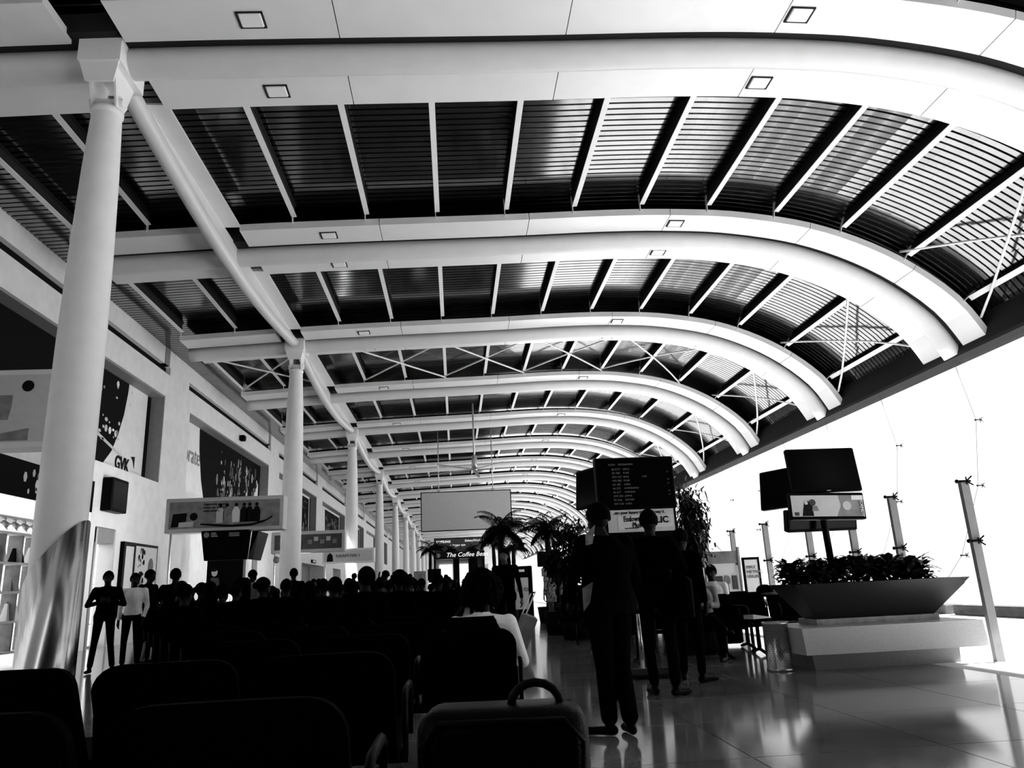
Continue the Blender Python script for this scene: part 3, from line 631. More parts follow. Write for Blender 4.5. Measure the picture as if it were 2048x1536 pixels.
# ---------------------------------------------------------------- people
def frame_from(a, b):
    z = (Vector(b)-Vector(a)).normalized(); x = Vector((1,0,0)) if abs(z.x) < .9 else Vector((0,1,0)); y = z.cross(x).normalized(); return y.cross(z), y, z
PCACHE = {}
def person_mesh(key, J, cloth, vox=.012, fem=False, wide=1.0):
    """J: joints in metres (front = +Y). cloth: materials for skin, top, legs, shoe"""
    sk, top, leg, shoe = cloth; mb = MB(); segs = []; mats = [sk, top, leg, shoe]
    for m in mats: mb.mi(m)
    def cap(a, b, ra, rb, mi, n=10):
        a, b = Vector(a), Vector(b)
        if (b-a).length < 1e-4: b = a+Vector((0,0,.001))
        mb.tube([a, a.lerp(b, .33), a.lerp(b, .66), b], [ra, ra+(rb-ra)*.28, ra+(rb-ra)*.68, rb], mats[mi], n); mb.ball(a, ra, mats[mi], n, 6); mb.ball(b, rb, mats[mi], n, 6); segs.append((a, b, ra, rb, mi))
    def ell(c, r, mi, R=None): mb.ball(c, r, mats[mi], 14, 9, R); segs.append((Vector(c), Vector(c), min(r), min(r), mi))
    pel, che, nk, hd = [Vector(J[k]) for k in ('pelvis', 'chest', 'neck', 'head')]
    # torso: elliptical sections along the spine
    ax = (che-pel).normalized(); side = Vector(J['rs'])-Vector(J['ls']); side.normalize(); fr = ax.cross(side).normalized()*-1
    secs = [(-.10, .165, .115), (0, .172, .122), (.10, .150, .108), (.20, .140, .103), (.32, .162, .118), (.40, .168, .115), (.45, .150, .100), (.50, .105, .085), (.56, .062, .062)]
    if fem: secs = [(-.10, .175, .125), (0, .178, .13), (.10, .148, .108), (.20, .122, .095), (.32, .140, .12), (.40, .146, .11), (.45, .130, .09), (.50, .09, .075), (.56, .054, .055)]
    n = 18; k = len(mb.v); L = (nk-pel).length/.56
    for h, rx, ry in secs:
        t = (h+.10)/.66; c = pel+(nk-pel)*(h/.56)
        for j in range(n): an = 2*PI*j/n; mb.v.append(tuple(c+side*math.cos(an)*rx*wide+fr*math.sin(an)*ry*wide))
    for a in range(len(secs)-1):
        for j in range(n): mb.f.append((k+a*n+j, k+a*n+(j+1) % n, k+(a+1)*n+(j+1) % n, k+(a+1)*n+j)); mb.m.append(1); mb.sm.append(True)
    mb.f.append(tuple(k+j for j in range(n-1, -1, -1))); mb.f.append(tuple(k+(len(secs)-1)*n+j for j in range(n))); mb.m += [1, 1]; mb.sm += [True, True]
    segs.append((pel+ax*.04, che+ax*.12, .13, .12, 1)); segs.append((pel-ax*.06, pel-ax*.03, .14, .13, 2 if not J.get('dress') else 1))
    cap(nk-Vector((0,0,.03)), hd-Vector((0,0,.06)), .058, .052, 0)
    # head
    yaw = J.get('yaw', 0); pit = J.get('pitch', 0); R = Matrix.Rotation(yaw, 3, 'Z') @ Matrix.Rotation(-pit, 3, 'X')
    H = lambda x, y, z: hd+R @ Vector((x, y, z))
    ell(H(0,-.01,.025), (.084, .102, .103), 0, R); ell(H(0,.025,-.04), (.062, .068, .078), 0, R); ell(H(0,.06,-.085), (.026,.026,.022), 0, R)
    cap(H(0,.088,.012), H(0,.108,-.026), .011, .016, 0, 6); cap(H(-.035,.078,.028), H(.035,.078,.028), .013, .013, 0, 6)
    cap(H(-.02,.086,-.055), H(.02,.086,-.055), .010, .010, 0, 6)
    for s in (-1, 1): ell(H(.077*s,-.008,.0), (.012,.022,.032), 0, R)
    for s, S, E_, W_, K in ((-1,'ls','le','lw','lh'), (1,'rs','re','rw','rh')):
        S, E_, W_ = Vector(J[S]), Vector(J[E_]), Vector(J[W_]); f = .92 if fem else 1.0; slv = J.get('sleeve', 1)
        cap(nk.lerp(S, .25)-Vector((0,0,.035)), S-Vector((0,0,.012)), .056*f, .060*f*wide, 1); cap(S, E_, .060*f*wide, .046*f, 1); 
        if slv == 1: cap(E_, E_.lerp(W_, .88), .046*f, .036*f, 1)
        elif slv < 0: segs.append((S.lerp(E_, .3), E_, .06, .046, 0))
        cap(E_, W_, .042*f, .027*f, 0)
        d = Vector(J[K]).normalized(); pn = Vector(J.get(K+'n', (s, 0, 0))).normalized(); acr = d.cross(pn).normalized()  # acr: across the palm
        th = Vector(J.get(K+'t', (0, 1, 0))); acr = acr if acr.dot(th) > 0 else -acr
        pc = W_+d*.05
        cap(W_, W_+d*.085+acr*.014, .024, .024, 0, 8); cap(W_, W_+d*.085-acr*.014, .024, .024, 0, 8)
        cu = J.get(K+'c', .35)
        for q, ln in enumerate((.072, .080, .074, .058)):
            b0 = W_+d*.085+acr*(.033-.022*q); ln2 = ln; d1 = (d-pn*cu*.6).normalized(); d2 = (d-pn*cu*1.6).normalized(); d3 = (d-pn*cu*2.6).normalized()
            p1 = b0+d1*ln2*.45; p2 = p1+d2*ln2*.32; p3 = p2+d3*ln2*.25; r = max(.0085, vox*.85)
            mb.tube([b0-d*.02, b0, p1, p2, p3], [r*1.1, r*1.1, r, r*.95, r*.8], sk, 7); segs.append((b0, p3, r, r, 0))
        b0 = W_+d*.025+acr*.022; p1 = b0+(acr*.8+d*.7-pn*.2).normalized()*.042; p2 = p1+(acr*.35+d*.9-pn*.4).normalized()*.035; r = max(.0105, vox*.9)
        mb.tube([b0, p1, p2], [r*1.2, r, r*.85], sk, 7); segs.append((b0, p2, r, r, 0))
    for s, Hh, Kn, An, To in ((-1,'lhip','lk','la','lt'), (1,'rhip','rk','ra','rt')):
        Hh, Kn, An, To = [Vector(J[q]) for q in (Hh, Kn, An, To)]; bare = J.get('bare', 0); lw = J.get('legw', 1.)
        cap(Hh, Kn, .088*lw, .060*lw, 2); cap(Kn, An+(Kn-An)*.12, .058*lw, (.034 if bare else .052)*lw, 0 if bare else 2)
        cap(Kn, An, .045, .034, 0 if bare else 2); cap(An, An-Vector((0,0,.03)), .036, .04, 3)
        hl = An+(An-To).normalized()*.03; hl.z = An.z-.045; cap(hl, To, .036, .03, 3); cap(To, To+(To-hl).normalized()*.03, .032, .024, 3)
    if J.get('dress'):
        z0 = J['dress']; c0 = pel; mb.tube([pel+Vector((0,0,.05)), pel-Vector((0,0,.1)), Vector((pel.x, pel.y, z0))], [.15, .19, .22], top, 20); segs.append((pel, Vector((pel.x, pel.y, z0+.05)), .18, .18, 1))
    me = mb.mesh('body'); o = bpy.data.objects.new('tmp', me); COL.objects.link(o)
    r = o.modifiers.new('r', 'REMESH'); r.mode = 'VOXEL'; r.voxel_size = vox; r.use_smooth_shade = True
    sm = o.modifiers.new('s', 'SMOOTH'); sm.factor = .5; sm.iterations = 2 if vox > .009 else 3
    dg = bpy.context.evaluated_depsgraph_get(); me2 = bpy.data.meshes.new_from_object(o.evaluated_get(dg)); bpy.data.objects.remove(o)
    me2.name = 'body'; me2.materials.clear(); [me2.materials.append(m) for m in mats]
    co = np.empty(len(me2.vertices)*3, 'f'); me2.vertices.foreach_get('co', co); co = co.reshape(-1, 3)
    nl = np.empty(len(me2.polygons)*3, 'f'); me2.polygons.foreach_get('center', nl); ce = nl.reshape(-1, 3)
    best = np.full(len(ce), 1e9); idx = np.zeros(len(ce), 'i')
    for a, b, ra, rb, mi in segs:
        a, b = np.array(a), np.array(b); ab = b-a; t = np.clip(((ce-a)@ab)/max(1e-9, ab@ab), 0, 1); d = np.linalg.norm(ce-(a+t[:, None]*ab), axis=1)-(ra+(rb-ra)*t)
        u = d < best; best[u] = d[u]; idx[u] = mi
    me2.polygons.foreach_set('material_index', idx); me2.polygons.foreach_set('use_smooth', np.ones(len(ce), bool)); me2.update()
    return me2
def hair_mesh(J, style, m=None, dens=1.):
    m = m or m_hair; mb = MB(); hd = Vector(J['head']); R = Matrix.Rotation(J.get('yaw', 0), 3, 'Z') @ Matrix.Rotation(-J.get('pitch', 0), 3, 'X'); rr = random.Random(3)
    H = lambda x, y, z: hd+R @ Vector((x, y, z))
    P = []; F = []; nu, nv = 28, 14; big = {'short': 1.1, 'curly': 1.45, 'long': 1.14, 'bun': 1.12, 'bald': .0}[style]
    if style == 'bald': return None
    for a in range(nv+1):
        th = PI*.62*a/nv
        for j in range(nu):
            ph = 2*PI*j/nu; ft = max(0, math.sin(ph)); t2 = th*(1-.42*ft)      # hairline lifts at the face (+Y)
            w = 1+(.05 if style != 'curly' else .10)*(rr.random()-.5)
            r = (.086*big*w, .104*big*w, .108*big*w); P.append(H(r[0]*math.sin(t2)*math.cos(ph), -.012+r[1]*math.sin(t2)*math.sin(ph), .025+r[2]*math.cos(t2)))
    for a in range(nv):
        for j in range(nu): F.append((a*nu+j, (a+1)*nu+j, (a+1)*nu+(j+1) % nu, a*nu+(j+1) % nu))
    F.append(tuple(range(nv*nu, (nv+1)*nu))); mb.add(P, F, m, True)
    if style == 'curly':
        for k in range(150):
            th = math.acos(rr.uniform(-.55, 1)); ph = rr.uniform(0, 2*PI)
            if math.sin(ph) > .35 and th > 1.0: continue
            mb.ball(H(.125*math.sin(th)*math.cos(ph), -.025+.135*math.sin(th)*math.sin(ph), .02+.13*math.cos(th)), rr.uniform(.02, .04), m, 6, 4)
    if style == 'long':
        for k in range(26):
            x = -.08+.16*k/25; y = -.085+.06*abs(x)/.08; L = rr.uniform(.22, .32)
            mb.tube([H(x*.8, y*.6, .08), H(x, y-.02, .0), H(x*1.15, y-.03, -.12), H(x*1.1+rr.uniform(-.01,.01), y-.01, -L)], [.018, .022, .02, .006], m, 6)
    if style == 'bun': mb.ball(H(0, -.13, .03), .045, m, 10, 7)
    return mb.mesh('hair')
SHADE = {'black': (m_skin, m_clb, m_jean, m_frame)}
def stand(**k):
    J = dict(pelvis=(0,0,.98), chest=(0,.0,1.27), neck=(0,-.005,1.50), head=(0,.025,1.635), ls=(-.185,-.01,1.43), rs=(.185,-.01,1.43), le=(-.235,-.04,1.14), re=(.235,-.04,1.14),
        lw=(-.235,.03,.89), rw=(.235,.03,.89), lh=(0,.12,-1), rh=(0,.12,-1), lhn=(-1,0,0), rhn=(1,0,0), lhip=(-.09,0,.93), rhip=(.09,0,.93), lk=(-.11,.02,.50), rk=(.11,.02,.50), la=(-.12,-.02,.085), ra=(.12,-.02,.085), lt=(-.15,.12,.035), rt=(.15,.12,.035))
    J.update(k); return J
def seated(**k):
    J = dict(pelvis=(0,0,.54), chest=(0,-.07,.83), neck=(0,-.10,1.05), head=(0,-.07,1.185), ls=(-.18,-.10,.98), rs=(.18,-.10,.98), le=(-.23,-.06,.70), re=(.23,-.06,.70),
        lw=(-.12,.18,.66), rw=(.12,.18,.66), lh=(.4,.8,-.2), rh=(-.4,.8,-.2), lhn=(0,0,1), rhn=(0,0,1), lht=(1,0,0), rht=(-1,0,0), lhip=(-.09,.03,.51), rhip=(.09,.03,.51), lk=(-.12,.44,.50), rk=(.12,.44,.50), la=(-.12,.46,.09), ra=(.12,.46,.09), lt=(-.14,.60,.035), rt=(.14,.60,.035))
    J.update(k); return J
def make_person(label, loc, rz, J, cloth, hair='short', vox=.012, scale=1., fem=False, wide=1.1, group=None, hm=None):
    t = empty('person', loc, rz, label=label, cat='person', group=group); t.scale = (scale,)*3
    link('body', person_mesh('', J, cloth, vox, fem, wide), t)
    h = hair_mesh(J, hair, hm)
    if h: link('hair', h, t)
    return t
def spot(u, vtop, Y): p = at(u, vtop, Y); return (p.x, Y, 0), p.z/1.745
B_ = (m_skin, m_clb, m_jean, m_frame)
# left group by the wall
lo, s = spot(218, 1145, 13.5)
make_person('leftmost man in dark clothes, hands joined at his chest, by the first column', lo, math.radians(200), stand(le=(-.30,.02,1.17), re=(.30,.02,1.17), lw=(-.06,.2,1.22), rw=(.06,.2,1.22), lh=(.7,.3,.3), rh=(-.7,.3,.3), lhn=(0,1,0), rhn=(0,1,0), lht=(0,0,1), rht=(0,0,1), lk=(-.13,.02,.5), la=(-.19,0,.085), lt=(-.24,.12,.035), rk=(.13,.02,.5), ra=(.17,0,.085), rt=(.21,.12,.035)), B_, scale=s)
lo, s = spot(272, 1149, 13.9)
make_person('man in a white shirt and dark trousers standing second from the left', lo, math.radians(188), stand(le=(-.24,-.05,1.15), lw=(-.22,.1,.93), la=(-.16,.02,.085), yaw=.3), (m_skin, m_clw, m_jean, m_frame), scale=s)
lo, s = spot(300, 1142, 15.0)
make_person('dark-clothed man in profile half behind the white-shirted man', lo, math.radians(250), stand(lw=(-.2,.3,.95), lh=(0,1,-.4)), B_, scale=s)
lo, s = spot(352, 1139, 12.6)
make_person('broad man in a dark tee seen from behind, before the white wall', lo, math.radians(5), stand(le=(-.33,-.02,1.16), re=(.33,-.02,1.16), lw=(-.14,.18,1.0), rw=(.14,.18,1.0), lh=(.8,.4,0), rh=(-.8,.4,0), lhn=(0,1,0), rhn=(0,1,0), sleeve=-1, pitch=-.35), B_, scale=s, wide=1.14)
lo, s = spot(415, 1167, 20.5)
make_person('woman with long dark hair and a pale top holding out one hand', lo, math.radians(165), stand(rw=(.42,.24,1.05), re=(.30,.04,1.15), rh=(.9,.3,-.1), rhn=(0,0,1), dress=.75), (m_skinl, m_clw, m_clb, m_frame), 'long', scale=s, fem=True)
lo, s = spot(451, 1171, 21.5)
make_person('woman in a bright white top seen from behind near the black poster wall', lo, .1, stand(sleeve=1), (m_skin, m_clw, m_clb, m_frame), 'long', scale=s, fem=True)
def striped():
    m = bpy.data.materials.new('striped_cloth'); m.use_nodes = True; n = m.node_tree.nodes; l = m.node_tree.links; tc = n.new('ShaderNodeTexCoord'); wv = n.new('ShaderNodeTexWave'); wv.bands_direction = 'Z'; wv.inputs['Scale'].default_value = 9
    r = n.new('ShaderNodeValToRGB'); r.color_ramp.interpolation = 'CONSTANT'; r.color_ramp.elements[0].color = (.002,)*3+(1,); r.color_ramp.elements[1].position = .55; r.color_ramp.elements[1].color = (.5,)*3+(1,)
    l.new(tc.outputs['Object'], wv.inputs[0]); l.new(wv.outputs[0], r.inputs[0]); l.new(r.outputs[0], n['Principled BSDF'].inputs['Base Color']); n['Principled BSDF'].inputs['Roughness'].default_value = .9; return m
m_str = striped()
lo, s = spot(505, 1142, 16.0)
make_person('man in a black and white striped jumper with a black backpack', lo, math.radians(-25), stand(lw=(-.2,.22,1.05)), (m_skin, m_str, m_jean, m_frame), scale=s)
bp = empty('backpack', (lo[0]-.12, lo[1]-.24, .98), math.radians(-25), label='black backpack on the back of the striped-jumper man', cat='backpack'); mb = MB(); mb.box((-.17,-.10,0), (.17,.10,.5), m_clb, bev=.06); mb.build('pack', bp); mb = MB(); mb.box((-.12,-.15,.06), (.12,-.1,.28), m_clb, bev=.02); mb.build('front_pocket', bp)
lo, s = spot(588, 1139, 16.5)
make_person('dark figure standing in front of the foot of the second column', lo, .3, stand(), B_, scale=s, wide=1.1)
lo, s = spot(772, 1143, 19.0)
make_person('person in a grey shirt raising one hand to the head, right of the third column', lo, math.radians(120), stand(rw=(.10,.16,1.60), re=(.30,.18,1.38), rh=(-.3,.1,.9), rhn=(0,1,0), yaw=-.3), (m_skin, m_clg, m_clb, m_frame), scale=s)
# people on the aisle
lo, s = spot(1008, 1100, 13.0)
make_person('dark-clothed woman walking in the aisle pulling a trolley case', lo, math.radians(160), stand(re=(.24,-.02,1.16), lw=(-.3,.04,.90), le=(-.25,0,1.15), lk=(-.11,.1,.5)), (m_skinl, m_clb, m_clb, m_frame), 'long', scale=s, fem=True)
t = empty('trolley_case', (.92, 12.4, 0), math.radians(10), label='slanted pale-edged trolley case pulled beside the walking woman', cat='suitcase')
mb = MB(); R = Matrix.Rotation(.42, 3, 'Y'); mb.box((-.11,-.16,.06), (.11,.16,.66), m_ad_md, R, (0,0,.06), .03); mb.build('shell', t); mb = MB(); [mb.tube([R @ Vector((-.12, y, .08)), R @ Vector((-.12, y, .66)), R @ Vector((-.10, y, 1.0))], .012, m_white, 6) for y in (-.12, .12)]; mb.tube([R @ Vector((-.10,-.12,1.0)), R @ Vector((-.10,.12,1.0))], .016, m_frame, 6); mb.build('pull_handle', t)
for y in (-.12, .12): mb = MB(); mb.tube([(-.04, y-.015, .045), (-.04, y+.015, .045)], .045, m_frame, 12); mb.build('wheel', t)
def floral():
    return mat('floral_cloth', .22, .8, spec=.2, noise=.98, nscale=16)
lo, s = spot(1103, 1127, 19.0)
make_person('woman in a floral tunic with bare legs walking away down the aisle', lo, .2, stand(dress=.72, bare=1, lk=(-.09,-.06,.5), la=(-.08,-.2,.13), lt=(-.09,-.10,.05), ra=(.07,.02,.085), rt=(.08,.16,.035), rk=(.09,.05,.5), lw=(-.25,.05,.9)), (m_skinl, floral(), m_skinl, m_frame), 'long', scale=s, fem=True)
lo, s = spot(1122, 1141, 22.0)
make_person('grey-haired man in a white tee beyond the floral tunic woman', lo, math.radians(-60), stand(), (m_skinl, m_clw, m_clb, m_frame), scale=s*.98, hm=m_clg, wide=1.15)
# the two men in the foreground
pA = stand(le=(-.30,.02,1.16), re=(.28,-.02,1.15), lw=(-.22,.2,.98), rw=(.24,.20,1.02), lh=(.2,.8,-.4), rh=(-.4,.8,0), lhn=(-1,0,0), rhn=(1,.2,0), la=(-.05,.02,.085), lt=(-.16,.13,.035), lk=(-.06,.02,.5), ra=(.09,-.06,.085), rt=(.13,.09,.035), rk=(.08,.0,.5), head=(-.02,.03,1.635), yaw=.2, pitch=.1, legw=1.3)
make_person('heavy man in black standing in the right foreground, nearest to the camera', (1.12, 5.72, 0), math.radians(22), pA, B_, vox=.007, scale=.93, wide=1.5)
def strip(label, nm, pts, wdt, m, loc, cat):
    t = empty(nm, loc, label=label, cat=cat); mb = MB(); mb.hexa(pts, m); mb.build('cloth', t); return t
a = at(1181, 1075, 5.5)
t = empty('pale_patch', at(1190, 1066, 5.45), math.radians(30), label='pale patch at the nearest standing man shoulder', cat='paper'); t.scale = (.62,)*3; t.location = at(1184, 1070, 5.5)
mb = MB(); mb.hexa([(-.10,0,-.12),(.0,0,-.10),(.0,.01,-.10),(-.10,.01,-.12),(-.10,0,.0),(.06,0,.12),(.06,.01,.12),(-.10,.01,.0)], m_clg); mb.build('sheet', t)  # flat pale piece at the shoulder
mb = MB(); mb.hexa([(-.03,0,-.16),(.02,0,-.10),(.02,.01,-.10),(-.03,.01,-.16),(-.03,0,.0),(.05,0,.04),(.05,.01,.04),(-.03,.01,.0)], m_clg); p = at(1173, 1176, 5.45); mb.build('paper_slip', None, p, label='small pale paper in the nearest standing man left hand', cat='paper')
pB = stand(le=(-.25,.02,1.16), re=(.30,.02,1.18), lw=(-.22,.14,.92), rw=(.16,.24,1.12), rh=(-.6,.6,.2), rhn=(0,-1,0), la=(-.08,0,.085), lt=(-.16,.12,.035), ra=(.13,-.05,.085), rt=(.22,.08,.035), yaw=0)
make_person('second man in black, his head before the advert board', (1.93, 7.45, 0), math.radians(-25), pB, B_, vox=.008, scale=.985, wide=1.22)
t = empty('shoulder_bag', (2.17, 7.32, .66), math.radians(-20), label='black shoulder bag hanging at the second standing man side', cat='bag')
mb = MB(); mb.box((-.07,-.18,0), (.09,.18,.42), m_clb, bev=.04); mb.build('bag_body', t); mb = MB(); mb.tube([(0,-.15,.4),(-.1,-.1,.72),(-.1,.08,.72),(0,.15,.4)], .015, m_clb, 6); mb.build('strap', t)
make_person('third man in black, shorter and half hidden behind the second man', (2.47, 8.25, 0), math.radians(-40), stand(le=(-.27,.02,1.16), la=(-.16,.1,.085), lt=(-.2,.24,.035), lk=(-.12,.08,.5), rt=(.22,.12,.035)), B_, scale=.9, wide=1.2)
# ---------------------------------------------------------------- rows of linked seats
def seat_meshes():
    w = .27; mb = MB(); mb.hexa([(-w,0,.40),(w,0,.40),(w,.44,.43),(-w,.44,.43),(-w,0,.47),(w,0,.47),(w,.46,.49),(-w,.46,.49)], m_seat); seat = mb.mesh('seat')
    mb = MB(); P = []; F = []; nx = 18; prof = []
    for k in range(nx+1):
        x = -w*math.cos(PI*k/nx); e = abs(x)/w; ht = .74+.09*(1-max(0, (e-.62)/.38)**2.2)**.5; P += [(x, -.03, .44), (x, -.16+.02*(1-e*e), ht), (x, -.13+.02*(1-e*e), ht), (x, .02, .46)]
    for k in range(nx):
        for j in range(4): F.append((4*k+j, 4*k+(j+1) % 4, 4*k+4+(j+1) % 4, 4*k+4+j))
    F += [(0,3,2,1), (4*nx, 4*nx+1, 4*nx+2, 4*nx+3)]; mb.add(P, F, m_seat); back = mb.mesh('backrest')
    mb = MB(); mb.tube([(0,.02,.42),(0,-.02,.63),(0,.05,.66),(0,.30,.66),(0,.36,.63),(0,.37,.44)], .014, m_frame, 6); arm = mb.mesh('armrest')
    mb = MB(); mb.tube([(0,.2,.38),(0,.2,.05)], .03, m_frame, 8); mb.tube([(0,-.08,.02),(0,.2,.07),(0,.46,.02)], .022, m_frame, 6); leg = mb.mesh('leg'); return seat, back, arm, leg
SM = seat_meshes()
def seat_row(x0, n, y, rz, label, group, pitch=.6, bw=1):
    t = empty('seat_row', (x0, y, 0), rz, label=label, cat='seats', group=group)
    for k in range(n): link('seat', SM[0], t, (k*pitch+.3, 0, 0)); link('backrest', SM[1], t, (k*pitch+.3, 0, 0))
    for k in range(n+1): link('armrest', SM[2], t, (k*pitch, 0, 0))
    for k in range(0, n, max(1, n-1)): link('leg', SM[3], t, (k*pitch+.3, 0, 0))
    mb = MB(); mb.box((0,.17,.36), (n*pitch,.23,.41), m_frame); mb.build('beam', t); return t
ys = [2.0, 3.3, 4.6, 6.0, 7.5, 8.8, 10.1, 11.4, 12.7, 14.0, 15.4, 16.8, 18.4, 20.0, 21.8, 23.6]
rows = []
for k, y in enumerate(ys):
    xr = {0: -.22, 1: -.22, 2: .36}.get(k, min(.6, -.30+.022*y)); xl = -3.9 if k < 2 else -.40*y
    n = int((xr-xl)/.6); seat_row(xr-n*.6, n, y, 0, 'row of linked black seats seen from behind, %s row from the camera' % ('nearest' if k == 0 else ['', 'second', 'third', 'fourth', 'fifth', 'sixth', 'seventh', 'eighth', 'ninth', 'tenth', 'eleventh', 'twelfth', 'thirteenth', 'fourteenth', 'fifteenth', 'sixteenth'][k]), 'rows of linked seats')
    rows.append((xr-n*.6, n, y))
# lady sitting in the second row
sc = .87
LJ = seated(le=(-.26,.02,.74), re=(.27,-.02,.72), lw=(-.12,.22,.74), rw=(.14,.22,.74), pitch=-.3, head=(.0,-.02,1.175))
mV = m_clb
make_person('bushy-haired woman seated in the third row, white sleeves under a dark waistcoat', (.15, 4.70, .0), -.05, LJ, (m_skin, m_clw, m_clb, m_frame), 'curly', vox=.007, scale=sc, fem=True, wide=1.05)
t = empty('waistcoat', (.15, 4.70, 0), -.05, label='black waistcoat worn by the bushy-haired seated woman, widened as shade over her left sleeve', cat='waistcoat')
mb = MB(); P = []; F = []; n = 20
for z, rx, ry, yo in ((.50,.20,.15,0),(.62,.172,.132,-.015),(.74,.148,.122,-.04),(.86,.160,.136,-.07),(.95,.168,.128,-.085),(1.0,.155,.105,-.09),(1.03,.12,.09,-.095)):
    for j in range(n): an = 2*PI*j/n; P.append(((rx+.035)*sc*math.cos(an)-.05, yo*sc+ry*sc*math.sin(an), z*sc))  # widened and shifted left to put shade over the left sleeve
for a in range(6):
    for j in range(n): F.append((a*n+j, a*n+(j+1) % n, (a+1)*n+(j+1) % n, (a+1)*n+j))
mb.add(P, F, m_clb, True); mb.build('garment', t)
# a crowd seated in the far rows: three figures copied with their hair
SV = []
for q, (hr, kw, fem) in enumerate((('short', {}, False), ('long', dict(pitch=-.2), True), ('short', dict(pitch=-.45, yaw=.5), False), ('bun', dict(yaw=-.6), True), ('curly', dict(yaw=.3), True))):
    J = seated(**kw); SV.append((person_mesh('', J, B_, .016, fem), hair_mesh(J, hr)))
cnt = 0; NAMED = [o_ for o_ in bpy.data.objects if o_.type == 'EMPTY' and o_.name.split('.')[0] in ('person', 'suitcase', 'column')]
for k, (x0, n, y) in enumerate(rows):
    if k < 5: continue
    for q in range(n):
        if random.random() < (.25 if k < 7 else .62):
            b, h = SV[random.randrange(5)]; px = x0+q*.6+.3+random.uniform(-.05, .05)
            if any(abs(a_.location.x-px) < .5 and abs(a_.location.y-y) < .6 for a_ in NAMED): continue
            cnt += 1
            t = empty('person', (px, y+.02, 0), random.uniform(-.15, .15), label='dark-clothed passenger sitting among the crowded black seat rows', cat='person', group='passengers seated in the crowded rows'); t.scale = (random.uniform(.94, 1.04),)*3
            link('body', b, t); link('hair', h, t)
for k, (x0_, n_, y_) in enumerate(((2.0, 3, 12.4), (1.9, 4, 14.4), (2.2, 5, 16.4), (2.4, 5, 18.6), (2.6, 5, 21.0), (3.0, 5, 23.4))):
    seat_row(x0_, n_, y_, 0, 'row of linked black seats right of the aisle, %s one behind the standing men' % ORD[k+1], 'seat rows right of the aisle')
    for q in range(n_):
        if (q*7+k*3) % 5 < 3:
            b, h = SV[(q+k) % 5]; t = empty('person', (x0_+q*.6+.3, y_+.02, 0), .1*(q-1), label='dark passenger sitting in the dim seat rows right of the aisle', cat='person', group='passengers seated right of the aisle')
            link('body', b, t); link('hair', h, t)
# standing passengers farther off
SB = [(person_mesh('', stand(), B_, .018), hair_mesh(stand(), 'short')), (person_mesh('', stand(lw=(-.2,.25,1.0)), (m_skin, m_clo, m_clb, m_frame), .018, True), hair_mesh(stand(), 'long')), (person_mesh('', stand(), (m_skinl, m_clw, m_clb, m_frame), .018), hair_mesh(stand(), 'short'))]
for k in range(26):
    y = random.uniform(26, 46); x = random.uniform(-6, 4.2)
    b, h = SB[(0, 1, 0, 2, 1)[k % 5]]
    if y > 38 and -2.5 < x < 3: y -= 8
    t = empty('person', (x, y, 0), random.uniform(0, 6.3), label='small far passenger standing in the crowd beyond the seat rows', cat='person', group='far standing passengers'); t.scale = (random.uniform(.9, 1.03),)*3
    link('body', b, t); link('hair', h, t)
# luggage
def suitcase(x, y, rz, w_, d_, h_, label, m=m_clb, handle=True, wheels=True):
    t = empty('suitcase', (x, y, 0), rz, label=label, cat='suitcase')
    mb = MB(); mb.box((-w_/2, -d_/2, .05), (w_/2, d_/2, h_), m, bev=-.07); mb.build('shell', t)
    mb = MB(); pts = [(-w_/2+.05, -d_/2-.004, .09), (-w_/2+.02, -d_/2-.004, h_-.09), (-w_/2+.07, -d_/2-.004, h_-.03), (w_/2-.07, -d_/2-.004, h_-.03), (w_/2-.02, -d_/2-.004, h_-.09), (w_/2-.05, -d_/2-.004, .09)]; mb.tube(pts, .008, m_frame, 6); mb.build('piping', t)
    if handle: mb = MB(); mb.tube([(.10+.075*math.cos(PI*q/8), 0, h_-.01+.065*math.sin(PI*q/8)) for q in range(9)], .013, m_frame, 8); mb.build('carry_handle', t)
    for sx in (-1, 1): mb = MB(); mb.tube([(sx*(w_/2-.06)-.015, -d_/2+.05, .035), (sx*(w_/2-.06)+.015, -d_/2+.05, .035)], .035, m_frame, 12); mb.build('wheel', t)
    return t
m_case = mat('leather_black', .0005, .3, spec=.04, noise=.4, nscale=30, bump=.3, bscale=180)
suitcase(.13, 2.42, math.radians(-6), .50, .26, .715, 'large black suitcase with a looped carry handle in the bottom centre foreground', m_case)
suitcase(-2.62, 4.25, .2, .40, .24, .80, 'black bag with an arched handle before the foot of the first column', m_clb)
suitcase(-5.0, 13.9, .1, .36, .24, .68, 'dark upright trolley bag beside the broad man in the dark tee', m_clb)
for k, (x, y, w_) in enumerate(((-3.1, 4.5, .5), (-3.75, 4.4, .55), (-4.5, 4.6, .6))): suitcase(x, y, .1*k, w_, .26, .74, 'black suitcase at the bottom left, %s of the three left of the arched-handle bag' % ('first', 'second', 'third')[k], m_clb, False)
